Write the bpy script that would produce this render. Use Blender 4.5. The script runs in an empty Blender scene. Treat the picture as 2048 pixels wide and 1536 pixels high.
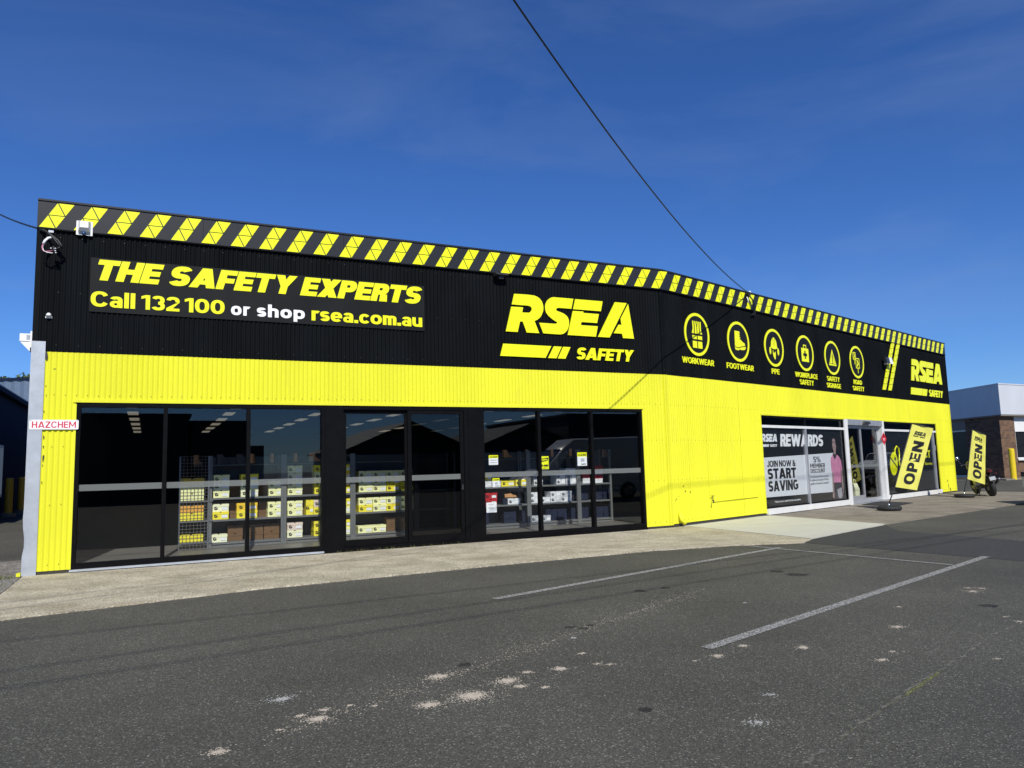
import bpy, bmesh, math, random
import numpy as np
from mathutils import Matrix, Vector
random.seed(7)
R_ = math.radians
scene = bpy.context.scene
COL = scene.collection

# ------------------------------------------------------------------ camera
CAM_H, F_PX, PITCH, ROLL = 1.45, 1483.7, 0.1107, -0.0269
cp, sp, cr, sr = math.cos(PITCH), math.sin(PITCH), math.cos(ROLL), math.sin(ROLL)
c_fwd = Vector((0, cp, sp)); c_up0 = Vector((0, -sp, cp)); c_rt0 = Vector((1, 0, 0))
c_rt = c_rt0 * cr + c_up0 * sr; c_up = c_up0 * cr - c_rt0 * sr
C0 = Vector((0, 0, CAM_H))
cam_data = bpy.data.cameras.new('camera')
cam = bpy.data.objects.new('camera', cam_data); COL.objects.link(cam)
cam.matrix_world = Matrix(((c_rt.x, c_up.x, -c_fwd.x, 0), (c_rt.y, c_up.y, -c_fwd.y, 0),
                           (c_rt.z, c_up.z, -c_fwd.z, CAM_H), (0, 0, 0, 1)))
cam_data.sensor_width = 36; cam_data.lens = 36 * F_PX / 2048
cam_data.clip_start = 0.05; cam_data.clip_end = 8000
scene.camera = cam

# ------------------------------------------------------------------ sky, sun, exposure
SUN_AZ, SUN_EL = R_(-16), R_(43)          # direction the light travels (clockwise from +Y) and height
LIGHT = Vector((math.sin(SUN_AZ) * math.cos(SUN_EL), math.cos(SUN_AZ) * math.cos(SUN_EL), -math.sin(SUN_EL)))
world = bpy.data.worlds.new('World'); scene.world = world; world.use_nodes = True
wn, wl = world.node_tree.nodes, world.node_tree.links
wn.clear()
w_out = wn.new('ShaderNodeOutputWorld'); w_bg = wn.new('ShaderNodeBackground'); sky = wn.new('ShaderNodeTexSky')
sky.sky_type = 'NISHITA'; sky.sun_disc = False
sky.sun_elevation = SUN_EL; sky.sun_rotation = math.pi + SUN_AZ
sky.altitude = 300; sky.air_density = 1.0; sky.dust_density = 0.0; sky.ozone_density = 3.5
w_bg.inputs['Strength'].default_value = 0.115
tc = wn.new('ShaderNodeTexCoord'); mp = wn.new('ShaderNodeMapping')
mp.inputs['Scale'].default_value = (1.0, 1.5, 3.5); mp.inputs['Rotation'].default_value = (0.15, -0.3, 0.3)
cn = wn.new('ShaderNodeTexNoise'); cn.inputs['Scale'].default_value = 1.7; cn.inputs['Detail'].default_value = 7
cn.inputs['Roughness'].default_value = 0.55; cn.inputs['Distortion'].default_value = 0.5
crp = wn.new('ShaderNodeValToRGB'); crp.color_ramp.elements[0].position = 0.50; crp.color_ramp.elements[1].position = 0.95
crp.color_ramp.elements[1].color = (0.24, 0.24, 0.24, 1)
cm = wn.new('ShaderNodeMixRGB'); cm.inputs['Color2'].default_value = (3.0, 3.7, 5.0, 1)
gm = wn.new('ShaderNodeGamma'); gm.inputs['Gamma'].default_value = 1.0
wl.new(tc.outputs['Generated'], mp.inputs['Vector']); wl.new(mp.outputs['Vector'], cn.inputs['Vector'])
wl.new(cn.outputs['Fac'], crp.inputs['Fac']); wl.new(crp.outputs['Color'], cm.inputs['Fac'])
hs = wn.new('ShaderNodeHueSaturation'); hs.inputs['Saturation'].default_value = 1.1; wl.new(sky.outputs['Color'], hs.inputs['Color'])
tn = wn.new('ShaderNodeMixRGB'); tn.blend_type = 'MULTIPLY'; tn.inputs['Fac'].default_value = 1; tn.inputs['Color2'].default_value = (0.37, 0.555, 0.88, 1)
wl.new(hs.outputs['Color'], tn.inputs['Color1']); wl.new(tn.outputs['Color'], cm.inputs['Color1']); wl.new(cm.outputs['Color'], w_bg.inputs['Color'])
wl.new(w_bg.outputs['Background'], w_out.inputs['Surface'])

sun_d = bpy.data.lights.new('sun', 'SUN'); sun_d.energy = 4.4; sun_d.angle = R_(0.53); sun_d.color = (1, 0.965, 0.89)
sun = bpy.data.objects.new('sun', sun_d); COL.objects.link(sun)
sun.rotation_euler = LIGHT.to_track_quat('-Z', 'Y').to_euler(); sun.location = (10, -30, 40)

vs = scene.view_settings
vs.view_transform = 'Standard'; vs.look = 'None'; vs.exposure = 0.15; vs.gamma = 1.0; vs.use_curve_mapping = False

# ------------------------------------------------------------------ frames of the two facades
A0 = Vector((-7.4705, 11.4507)); A1 = Vector((3.4862, 16.8338)); B1 = Vector((17.3341, 29.4672))
ANG_A = math.atan2(A1.y - A0.y, A1.x - A0.x); ANG_B = math.atan2(B1.y - A1.y, B1.x - A1.x)
LEN_A, LEN_B = (A1 - A0).length, (B1 - A1).length
def frame(p, a, z=0.0): return Matrix.Translation((p[0], p[1], z)) @ Matrix.Rotation(a, 4, 'Z')
FA, FB = frame(A0, ANG_A), frame(A1, ANG_B)          # x along the wall, y into the building, z up
ID = Matrix.Identity(4)
def ray(px, py): return c_fwd + c_rt * ((px - 1024) / F_PX) - c_up * ((py - 768) / F_PX)
def onwall(px, py, M, off=0.0):
    Mi = M.inverted(); o = Mi @ C0; d = Mi.to_3x3() @ ray(px, py); t = (off - o.y) / d.y
    q = o + d * t; return q.x, q.z
def onground(px, py, z=0.0):
    d = ray(px, py); return C0 + d * ((z - CAM_H) / d.z)
def sm(t): t = min(1, max(0, t)); return t * t * (3 - 2 * t)
FAi, FBi = FA.inverted(), FB.inverted()
def gz(x, y):
    b = FBi @ Vector((x, y, 0)); a = FAi @ Vector((x, y, 0))
    z = 0.33 * sm((b.x - 18.8) / 4.2) * (1 - sm((-b.y - 5) / 9))
    if a.x < 0.3 and b.x < 10: z = max(z, 0.27 * sm((a.y - 3) / 11) * sm((0.2 - a.x) / 0.9))
    return z
ASPH = -0.02

# ------------------------------------------------------------------ materials
MATS = {}
def mat(name, col, rough=0.5, spec=0.5, metal=0.0, var=0.0, vscale=3.0, bump=0.0, bscale=60.0, emit=0.0, stretch=None, dirt=None):
    m = bpy.data.materials.new(name); m.use_nodes = True; n, l = m.node_tree.nodes, m.node_tree.links
    b = n['Principled BSDF']
    b.inputs['Base Color'].default_value = (*col, 1); b.inputs['Roughness'].default_value = rough
    b.inputs['Specular IOR Level'].default_value = spec; b.inputs['Metallic'].default_value = metal
    if emit: b.inputs['Emission Color'].default_value = (*col, 1); b.inputs['Emission Strength'].default_value = emit
    if var or bump or dirt: g = n.new('ShaderNodeNewGeometry'); vec = g.outputs['Position']
    if stretch and (var or bump or dirt):
        mpn = n.new('ShaderNodeMapping'); mpn.inputs['Scale'].default_value = stretch; l.new(vec, mpn.inputs['Vector']); vec = mpn.outputs['Vector']
    last = None
    if var:
        t = n.new('ShaderNodeTexNoise'); t.inputs['Scale'].default_value = vscale; t.inputs['Detail'].default_value = 6; t.inputs['Roughness'].default_value = 0.6
        l.new(vec, t.inputs['Vector'])
        mx = n.new('ShaderNodeMixRGB'); mx.inputs['Color1'].default_value = (*[max(0, c * (1 - var)) for c in col], 1)
        mx.inputs['Color2'].default_value = (*[min(1, c * (1 + var)) for c in col], 1)
        rp = n.new('ShaderNodeValToRGB'); rp.color_ramp.elements[0].position = 0.3; rp.color_ramp.elements[1].position = 0.7
        l.new(t.outputs['Fac'], rp.inputs['Fac']); l.new(rp.outputs['Color'], mx.inputs['Fac']); l.new(mx.outputs['Color'], b.inputs['Base Color'])
        last = mx.outputs['Color']
    if dirt:                                  # dirt = (colour, noise scale, threshold, amount)
        t = n.new('ShaderNodeTexNoise'); t.inputs['Scale'].default_value = dirt[1]; t.inputs['Detail'].default_value = 8; t.inputs['Roughness'].default_value = 0.65
        l.new(vec, t.inputs['Vector'])
        rp = n.new('ShaderNodeValToRGB'); rp.color_ramp.elements[0].position = dirt[2]; rp.color_ramp.elements[1].position = min(1, dirt[2] + 0.2)
        rp.color_ramp.elements[1].color = (dirt[3],) * 3 + (1,)
        mx = n.new('ShaderNodeMixRGB'); mx.inputs['Color2'].default_value = (*dirt[0], 1)
        if last: l.new(last, mx.inputs['Color1'])
        else: mx.inputs['Color1'].default_value = (*col, 1)
        l.new(t.outputs['Fac'], rp.inputs['Fac']); l.new(rp.outputs['Color'], mx.inputs['Fac']); l.new(mx.outputs['Color'], b.inputs['Base Color'])
    if bump:
        t = n.new('ShaderNodeTexNoise'); t.inputs['Scale'].default_value = bscale; t.inputs['Detail'].default_value = 4; l.new(vec, t.inputs['Vector'])
        bp = n.new('ShaderNodeBump'); bp.inputs['Strength'].default_value = bump; bp.inputs['Distance'].default_value = 0.01
        l.new(t.outputs['Fac'], bp.inputs['Height']); l.new(bp.outputs['Normal'], b.inputs['Normal'])
    MATS[name] = m; return m

def aggregate(name, dark, light, spark, cell, tone_scale, tone_lo, tone_hi, rough=0.85, stain=None, bump=0.5, streak=None):
    """stone-in-binder surface: every cell its own grey, a few pale stones, broad tone drift"""
    m = bpy.data.materials.new(name); m.use_nodes = True; n, l = m.node_tree.nodes, m.node_tree.links
    b = n['Principled BSDF']; b.inputs['Roughness'].default_value = rough; b.inputs['Specular IOR Level'].default_value = 0.3
    g = n.new('ShaderNodeNewGeometry')
    v = n.new('ShaderNodeTexVoronoi'); v.inputs['Scale'].default_value = 1 / cell; l.new(g.outputs['Position'], v.inputs['Vector'])
    s = n.new('ShaderNodeSeparateColor'); l.new(v.outputs['Color'], s.inputs['Color'])
    rp = n.new('ShaderNodeValToRGB'); e = rp.color_ramp.elements
    e[0].position = 0.0; e[0].color = (*dark, 1); e[1].position = 0.93; e[1].color = (*light, 1)
    x = e.new(0.985); x.color = (*spark, 1)
    l.new(s.outputs['Red'], rp.inputs['Fac'])
    t = n.new('ShaderNodeTexNoise'); t.inputs['Scale'].default_value = tone_scale; t.inputs['Detail'].default_value = 7; t.inputs['Roughness'].default_value = 0.62
    l.new(g.outputs['Position'], t.inputs['Vector'])
    r2 = n.new('ShaderNodeValToRGB'); r2.color_ramp.elements[0].position = 0.3; r2.color_ramp.elements[1].position = 0.72
    r2.color_ramp.elements[0].color = (*tone_lo, 1); r2.color_ramp.elements[1].color = (*tone_hi, 1)
    l.new(t.outputs['Fac'], r2.inputs['Fac'])
    mx = n.new('ShaderNodeMixRGB'); mx.blend_type = 'MULTIPLY'; mx.inputs['Fac'].default_value = 1
    l.new(rp.outputs['Color'], mx.inputs['Color1']); l.new(r2.outputs['Color'], mx.inputs['Color2']); out = mx.outputs['Color']
    if stain:
        t2 = n.new('ShaderNodeTexNoise'); t2.inputs['Scale'].default_value = stain[1]; t2.inputs['Detail'].default_value = 8; t2.inputs['Roughness'].default_value = 0.7
        mp2 = n.new('ShaderNodeMapping'); mp2.inputs['Rotation'].default_value = (0, 0, -stain[4]); mp2.inputs['Scale'].default_value = stain[5]
        l.new(g.outputs['Position'], mp2.inputs['Vector']); l.new(mp2.outputs['Vector'], t2.inputs['Vector'])
        r3 = n.new('ShaderNodeValToRGB'); r3.color_ramp.elements[0].position = stain[2]; r3.color_ramp.elements[1].position = stain[2] + 0.22
        r3.color_ramp.elements[1].color = (stain[3],) * 3 + (1,)
        l.new(t2.outputs['Fac'], r3.inputs['Fac'])
        m3 = n.new('ShaderNodeMixRGB'); m3.inputs['Color2'].default_value = (*stain[0], 1)
        l.new(r3.outputs['Color'], m3.inputs['Fac']); l.new(out, m3.inputs['Color1']); out = m3.outputs['Color']
    l.new(out, b.inputs['Base Color'])
    bp = n.new('ShaderNodeBump'); bp.inputs['Strength'].default_value = bump; bp.inputs['Distance'].default_value = 0.004
    l.new(v.outputs['Distance'], bp.inputs['Height']); l.new(bp.outputs['Normal'], b.inputs['Normal'])
    MATS[name] = m; return m

def glass(name, tint, ior=1.5, rough=0.0):
    m = bpy.data.materials.new(name); m.use_nodes = True; n, l = m.node_tree.nodes, m.node_tree.links
    n.clear(); o = n.new('ShaderNodeOutputMaterial'); t = n.new('ShaderNodeBsdfTransparent'); g = n.new('ShaderNodeBsdfGlossy')
    f = n.new('ShaderNodeFresnel'); x = n.new('ShaderNodeMixShader')
    t.inputs['Color'].default_value = (*tint, 1); g.inputs['Roughness'].default_value = rough; gb = n.new('ShaderNodeNewGeometry'); mi = n.new('ShaderNodeMix'); mi.inputs[2].default_value = ior; mi.inputs[3].default_value = 1 / ior
    l.new(gb.outputs['Backfacing'], mi.inputs[0]); l.new(mi.outputs[0], f.inputs['IOR'])
    l.new(f.outputs['Fac'], x.inputs['Fac']); l.new(t.outputs['BSDF'], x.inputs[1]); l.new(g.outputs['BSDF'], x.inputs[2])
    l.new(x.outputs['Shader'], o.inputs['Surface']); MATS[name] = m; return m

def worn(name, col, cover, scale=14.0, soft=0.12):
    """paint that has flaked away: bare patches are open so the ground below shows"""
    m = bpy.data.materials.new(name); m.use_nodes = True; n, l = m.node_tree.nodes, m.node_tree.links
    b = n['Principled BSDF']; b.inputs['Base Color'].default_value = (*col, 1); b.inputs['Roughness'].default_value = 0.8
    g = n.new('ShaderNodeNewGeometry'); t = n.new('ShaderNodeTexNoise'); t.inputs['Scale'].default_value = scale; t.inputs['Detail'].default_value = 10; t.inputs['Roughness'].default_value = 0.85
    l.new(g.outputs['Position'], t.inputs['Vector'])
    rp = n.new('ShaderNodeValToRGB'); rp.color_ramp.elements[0].position = 1 - cover - soft / 2; rp.color_ramp.elements[1].position = 1 - cover + soft / 2
    l.new(t.outputs['Fac'], rp.inputs['Fac']); l.new(rp.outputs['Color'], b.inputs['Alpha']); MATS[name] = m; return m

mat('yellow_paint', (0.738, 0.722, 0.031), 0.55, 0.25, var=0.07, vscale=1.3, stretch=(1, 1, 0.25), dirt=((0.46, 0.42, 0.06), 2.6, 0.57, 0.42), bump=0.04, bscale=9)
mat('black_paint', (0.0048, 0.0057, 0.0065), 0.6, 0.06, var=0.35, vscale=2.0, stretch=(1, 1, 0.25), dirt=((0.035, 0.038, 0.04), 2.5, 0.66, 0.4))
mat('black_panel', (0.013, 0.0135, 0.0135), 0.5, 0.12, var=0.2, vscale=1.5, dirt=((0.06, 0.06, 0.058), 3, 0.62, 0.3), stretch=(1, 1, 0.4))
mat('fascia_black', (0.022, 0.0225, 0.0235), 0.38, 0.35, var=0.2, vscale=0.8, bump=0.03, bscale=2)
mat('letter_yellow', (0.88, 0.90, 0.010), 0.35, 0.4, var=0.02, vscale=2)
mat('letter_white', (0.85, 0.86, 0.87), 0.4)
mat('print_black', (0.012, 0.012, 0.013), 0.45)
mat('frame_black', (0.0050, 0.0050, 0.0055), 0.45, 0.07, var=0.2, vscale=6)
mat('frame_silver', (0.50, 0.51, 0.53), 0.38, 0.5, metal=0.55, var=0.08, vscale=5)
mat('frame_white', (0.72, 0.72, 0.70), 0.45, var=0.06, vscale=4, dirt=((0.35, 0.31, 0.25), 5, 0.6, 0.5))
mat('galvanised', (0.46, 0.49, 0.52), 0.46, 0.5, metal=0.35, var=0.12, vscale=5, bump=0.25, bscale=3.5, dirt=((0.3, 0.3, 0.3), 8, 0.6, 0.5))
mat('white_metal', (0.78, 0.78, 0.76), 0.4, var=0.05)
mat('grey_metal', (0.27, 0.28, 0.29), 0.45, metal=0.2, var=0.1)
mat('dark_metal', (0.03, 0.03, 0.032), 0.4, var=0.2)
mat('chrome', (0.7, 0.7, 0.72), 0.12, metal=1.0)
mat('screw_head', (0.10, 0.09, 0.06), 0.4, metal=0.5)
mat('bare_chip', (0.035, 0.032, 0.028), 0.7)
mat('rubber', (0.018, 0.018, 0.018), 0.75, var=0.3, vscale=20)
mat('cable_black', (0.010, 0.010, 0.011), 0.5)
mat('pink_wire', (0.55, 0.16, 0.24), 0.4)
mat('red_sign', (0.62, 0.016, 0.028), 0.35)
mat('hazchem_red', (0.60, 0.035, 0.06), 0.4)
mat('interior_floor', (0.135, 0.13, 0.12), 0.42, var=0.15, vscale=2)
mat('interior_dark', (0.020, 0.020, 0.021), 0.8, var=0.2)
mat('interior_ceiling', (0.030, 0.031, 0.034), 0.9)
mat('troffer', (1.0, 0.90, 0.70), 0.5, emit=0.16)
mat('band_frost', (0.30, 0.32, 0.31), 0.7, 0.2)
MATS['band_frost'].node_tree.nodes['Principled BSDF'].inputs['Alpha'].default_value = 0.30
mat('shelf_grey', (0.14, 0.145, 0.145), 0.4, var=0.08, vscale=6)
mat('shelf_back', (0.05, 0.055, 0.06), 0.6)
mat('wire_grey', (0.30, 0.31, 0.32), 0.35, metal=0.6)
for nm, c in {'pale': (0.86, 0.86, 0.44), 'yellow': (0.86, 0.74, 0.05), 'gold': (0.84, 0.56, 0.03), 'cream': (0.84, 0.84, 0.56), 'pink': (0.72, 0.60, 0.50),
              'orange': (0.74, 0.38, 0.06), 'brown': (0.15, 0.085, 0.04), 'white': (0.70, 0.72, 0.74), 'red': (0.45, 0.02, 0.03), 'navy': (0.013, 0.018, 0.042),
              'grey': (0.45, 0.47, 0.50)}.items(): mat('card_' + nm, c, 0.6, 0.3, var=0.06, vscale=7)
mat('paper_white', (0.80, 0.81, 0.82), 0.6)
mat('print_grey', (0.30, 0.30, 0.32), 0.6)
mat('tan_leather', (0.42, 0.20, 0.07), 0.6, var=0.2, vscale=12)
mat('dark_leather', (0.04, 0.028, 0.02), 0.5, var=0.3, vscale=12)
mat('film_black', (0.013, 0.014, 0.016), 0.35)
mat('film_grey', (0.70, 0.72, 0.75), 0.5)
mat('print_pink', (0.60, 0.24, 0.38), 0.6, var=0.12, vscale=6)
mat('print_skin', (0.33, 0.235, 0.225), 0.6, var=0.1)
mat('print_charcoal', (0.045, 0.042, 0.05), 0.6, var=0.3, vscale=10)
mat('fabric_yellow', (0.76, 0.72, 0.13), 0.8, var=0.06, vscale=5)
mat('mat_black', (0.02, 0.02, 0.021), 0.95)
mat('bollard_yellow', (0.78, 0.58, 0.02), 0.4, var=0.08)
mat('bollard_ochre', (0.60, 0.33, 0.02), 0.5, var=0.1)
mat('bike_black', (0.010, 0.010, 0.011), 0.4, 0.25)
mat('tail_red', (0.09, 0.010, 0.010), 0.3)
mat('dark_glass', (0.006, 0.006, 0.007), 0.25, 0.15)
mat('engine_grey', (0.18, 0.18, 0.19), 0.35, metal=0.7)
mat('brick_a', (0.20, 0.085, 0.045), 0.85, var=0.3, vscale=9)
mat('brick_b', (0.27, 0.13, 0.065), 0.85, var=0.3, vscale=9)
mat('brick_c', (0.13, 0.06, 0.04), 0.85, var=0.3, vscale=9)
mat('mortar', (0.30, 0.25, 0.20), 0.95, var=0.15, vscale=20)
mat('fascia_grey', (0.58, 0.60, 0.63), 0.4, var=0.04, vscale=1.2, dirt=((0.40, 0.42, 0.44), 1.6, 0.58, 0.5), stretch=(1, 1, 0.3))
mat('soffit', (0.25, 0.22, 0.18), 0.8)
mat('navy_metal', (0.016, 0.024, 0.045), 0.95, 0.05, var=0.1)
mat('roof_blue', (0.11, 0.15, 0.21), 0.45, var=0.1)
mat('shed_wall', (0.05, 0.05, 0.052), 0.7, var=0.15)
mat('shed_roof', (0.030, 0.028, 0.028), 0.6, var=0.2)
mat('house_wall', (0.06, 0.053, 0.046), 0.8, var=0.1)
mat('timber_pole', (0.16, 0.12, 0.085), 0.85, var=0.25, vscale=6)
mat('van_white', (0.72, 0.73, 0.74), 0.25)
mat('van_glass', (0.02, 0.022, 0.025), 0.08)
mat('ceramic', (0.45, 0.40, 0.33), 0.3)
mat('leaf', (0.055, 0.085, 0.025), 0.6, var=0.4, vscale=2)
mat('bark', (0.08, 0.06, 0.045), 0.9)
mat('weed_green', (0.13, 0.14, 0.045), 0.7, var=0.3, vscale=20)
mat('sand', (0.37, 0.325, 0.26), 0.95, var=0.15, vscale=30)
mat('gravel_grey', (0.25, 0.235, 0.215), 0.9, var=0.4, vscale=25)
mat('pale_spill', (0.30, 0.30, 0.285), 0.9)
glass('pane_glass', (0.97, 0.978, 0.975), 1.5)
glass('screen_mesh_glass', (0.36, 0.37, 0.38), 1.5)
worn('line_paint', (0.46, 0.455, 0.43), 0.49, 60.0, 0.12)
worn('line_paint_thin', (0.40, 0.395, 0.38), 0.50, 45.0, 0.2)
worn('crack_dust', (0.17, 0.16, 0.135), 0.50, 9.0)
worn('oil', (0.018, 0.017, 0.016), 0.50, 12.0, 0.25)
aggregate('asphalt', (0.042, 0.0405, 0.034), (0.104, 0.101, 0.086), (0.25, 0.243, 0.21), 0.0075, 0.38, (0.74, 0.735, 0.72), (1.20, 1.18, 1.14),
          stain=((0.115, 0.108, 0.095), 0.9, 0.60, 0.35, ANG_A, (0.25, 1.2, 1)))
aggregate('asphalt_fresh', (0.030, 0.030, 0.030), (0.058, 0.057, 0.056), (0.10, 0.10, 0.095), 0.008, 0.7, (0.85, 0.85, 0.85), (1.1, 1.1, 1.08), bump=0.35)
aggregate('concrete_apron', (0.25, 0.225, 0.17), (0.60, 0.55, 0.44), (0.72, 0.68, 0.56), 0.013, 1.6, (0.66, 0.64, 0.58), (1.15, 1.13, 1.07),
          stain=((0.23, 0.165, 0.095), 1.7, 0.52, 0.6, ANG_A, (0.35, 1.3, 1)), bump=0.4)
aggregate('concrete_old', (0.18, 0.162, 0.13), (0.30, 0.272, 0.225), (0.38, 0.35, 0.30), 0.012, 1.2, (0.60, 0.58, 0.55), (1.15, 1.12, 1.08),
          stain=((0.10, 0.085, 0.07), 1.0, 0.56, 0.6, ANG_B, (0.35, 1.4, 1)), bump=0.35)
aggregate('concrete_new', (0.44, 0.43, 0.37), (0.55, 0.54, 0.47), (0.60, 0.59, 0.52), 0.006, 1.5, (0.92, 0.92, 0.90), (1.04, 1.04, 1.02), bump=0.1)
aggregate('gravel_bed', (0.08, 0.075, 0.065), (0.30, 0.28, 0.25), (0.45, 0.43, 0.4), 0.02, 1.5, (0.7, 0.7, 0.68), (1.15, 1.12, 1.1), bump=0.9)

# ------------------------------------------------------------------ mesh helpers
WM = {}
def link(o, M, parent=None):
    COL.objects.link(o); WM[o.name] = M.copy()
    if parent is not None:
        o.parent = parent; o.matrix_parent_inverse = Matrix.Identity(4); o.matrix_basis = WM[parent.name].inverted() @ M
    else: o.matrix_basis = M
    return o
def tag(o, label=None, cat=None, group=None, kind=None):
    if label: o['label'] = label
    if cat: o['category'] = cat
    if group: o['group'] = group
    if kind: o['kind'] = kind
    return o
def thing(name, label, cat, M=ID, group=None):
    o = bpy.data.objects.new(name, None); o.empty_display_size = 0.2
    return tag(link(o, M), label, cat, group)
def T(x, y, z): return Matrix.Translation((x, y, z))

class MB:
    def __init__(s): s.v, s.f = [], []
    def add(s, vs, fs):
        k = len(s.v); s.v += [tuple(p) for p in vs]; s.f += [tuple(i + k for i in f) for f in fs]; return s
    def box(s, x0, x1, y0, y1, z0, z1):
        return s.add([(x0, y0, z0), (x1, y0, z0), (x1, y1, z0), (x0, y1, z0), (x0, y0, z1), (x1, y0, z1), (x1, y1, z1), (x0, y1, z1)],
                     [(0, 3, 2, 1), (4, 5, 6, 7), (0, 1, 5, 4), (1, 2, 6, 5), (2, 3, 7, 6), (3, 0, 4, 7)])
    def quad(s, a, b, c, d): return s.add([a, b, c, d], [(0, 1, 2, 3)])
    def plate(s, poly, y0, y1):
        """outline in the x-z plane (seen from -y), front face at y0, back at y1"""
        ar = sum(poly[i][0] * poly[(i + 1) % len(poly)][1] - poly[(i + 1) % len(poly)][0] * poly[i][1] for i in range(len(poly)))
        if ar < 0: poly = poly[::-1]
        n = len(poly)
        vs = [(p[0], y0, p[1]) for p in poly] + [(p[0], y1, p[1]) for p in poly]
        return s.add(vs, [tuple(range(n)), tuple(range(2 * n - 1, n - 1, -1))] + [(i, i + n, (i + 1) % n + n, (i + 1) % n) for i in range(n)])
    def slab(s, poly, z0, z1):
        ar = sum(poly[i][0] * poly[(i + 1) % len(poly)][1] - poly[(i + 1) % len(poly)][0] * poly[i][1] for i in range(len(poly)))
        if ar < 0: poly = poly[::-1]
        n = len(poly)
        zz = (lambda z: z if callable(z) else (lambda p: z)); a, b = zz(z0), zz(z1)
        vs = [(p[0], p[1], a(p)) for p in poly] + [(p[0], p[1], b(p)) for p in poly]
        return s.add(vs, [tuple(range(n - 1, -1, -1)), tuple(range(n, 2 * n))] + [(i, (i + 1) % n, (i + 1) % n + n, i + n) for i in range(n)])
    def tube(s, pts, r, n=8, cap=True):
        pts = [Vector(p) for p in pts]; rr = r if isinstance(r, (list, tuple)) else [r] * len(pts)
        k = len(s.v); ref = None
        for i, p in enumerate(pts):
            d = (pts[min(i + 1, len(pts) - 1)] - pts[max(i - 1, 0)]).normalized()
            if ref is None: ref = Vector((0, 0, 1)) if abs(d.z) < 0.9 else Vector((1, 0, 0))
            a = (ref - d * ref.dot(d)).normalized(); b = d.cross(a); ref = a
            for j in range(n):
                t = 2 * math.pi * j / n; s.v.append(tuple(p + (a * math.cos(t) + b * math.sin(t)) * rr[i]))
        for i in range(len(pts) - 1):
            for j in range(n):
                s.f.append((k + i * n + j, k + i * n + (j + 1) % n, k + (i + 1) * n + (j + 1) % n, k + (i + 1) * n + j))
        if cap:
            s.f.append(tuple(k + j for j in range(n - 1, -1, -1))); e = k + (len(pts) - 1) * n; s.f.append(tuple(e + j for j in range(n)))
        return s
    def lathe(s, prof, M=ID, n=20):
        k = len(s.v)
        for r, z in prof:
            for j in range(n):
                t = 2 * math.pi * j / n; s.v.append(tuple(M @ Vector((r * math.cos(t), r * math.sin(t), z))))
        for i in range(len(prof) - 1):
            for j in range(n): s.f.append((k + i * n + j, k + i * n + (j + 1) % n, k + (i + 1) * n + (j + 1) % n, k + (i + 1) * n + j))
        s.f.append(tuple(k + j for j in range(n - 1, -1, -1))); e = k + (len(prof) - 1) * n; s.f.append(tuple(e + j for j in range(n)))
        return s
    def torus(s, R, r, M=ID, n=28, m=10, sq=1.0):
        k = len(s.v)
        for i in range(n):
            a = 2 * math.pi * i / n
            for j in range(m):
                b = 2 * math.pi * j / m; q = R + r * math.cos(b)
                s.v.append(tuple(M @ Vector((q * math.cos(a), q * math.sin(a), r * sq * math.sin(b)))))
        for i in range(n):
            for j in range(m): s.f.append((k + i * m + j, k + ((i + 1) % n) * m + j, k + ((i + 1) % n) * m + (j + 1) % m, k + i * m + (j + 1) % m))
        return s
    def loft(s, rings, cap=True):
        k = len(s.v); n = len(rings[0])
        for r in rings: s.v += [tuple(p) for p in r]
        for i in range(len(rings) - 1):
            for j in range(n): s.f.append((k + i * n + j, k + i * n + (j + 1) % n, k + (i + 1) * n + (j + 1) % n, k + (i + 1) * n + j))
        if cap: s.f.append(tuple(k + j for j in range(n - 1, -1, -1))); e = k + (len(rings) - 1) * n; s.f.append(tuple(e + j for j in range(n)))
        return s
    def mesh(s, name, m, smooth=False, recalc=True):
        me = bpy.data.meshes.new(name); me.from_pydata(s.v, [], s.f)
        if recalc:
            bm = bmesh.new(); bm.from_mesh(me); bmesh.ops.recalc_face_normals(bm, faces=bm.faces); bm.to_mesh(me); bm.free()
        me.materials.append(MATS[m])
        if smooth: me.polygons.foreach_set('use_smooth', [True] * len(me.polygons))
        me.update(); return me
    def build(s, name, m, parent=None, M=ID, smooth=False, recalc=True, auto=None):
        me = s.mesh(name, m, smooth or auto is not None, recalc)
        if auto is not None: me.set_sharp_from_angle(angle=R_(auto))
        return link(bpy.data.objects.new(name, me), M, parent)
def inst(name, me, parent, M): return link(bpy.data.objects.new(name, me), M, parent)

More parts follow.
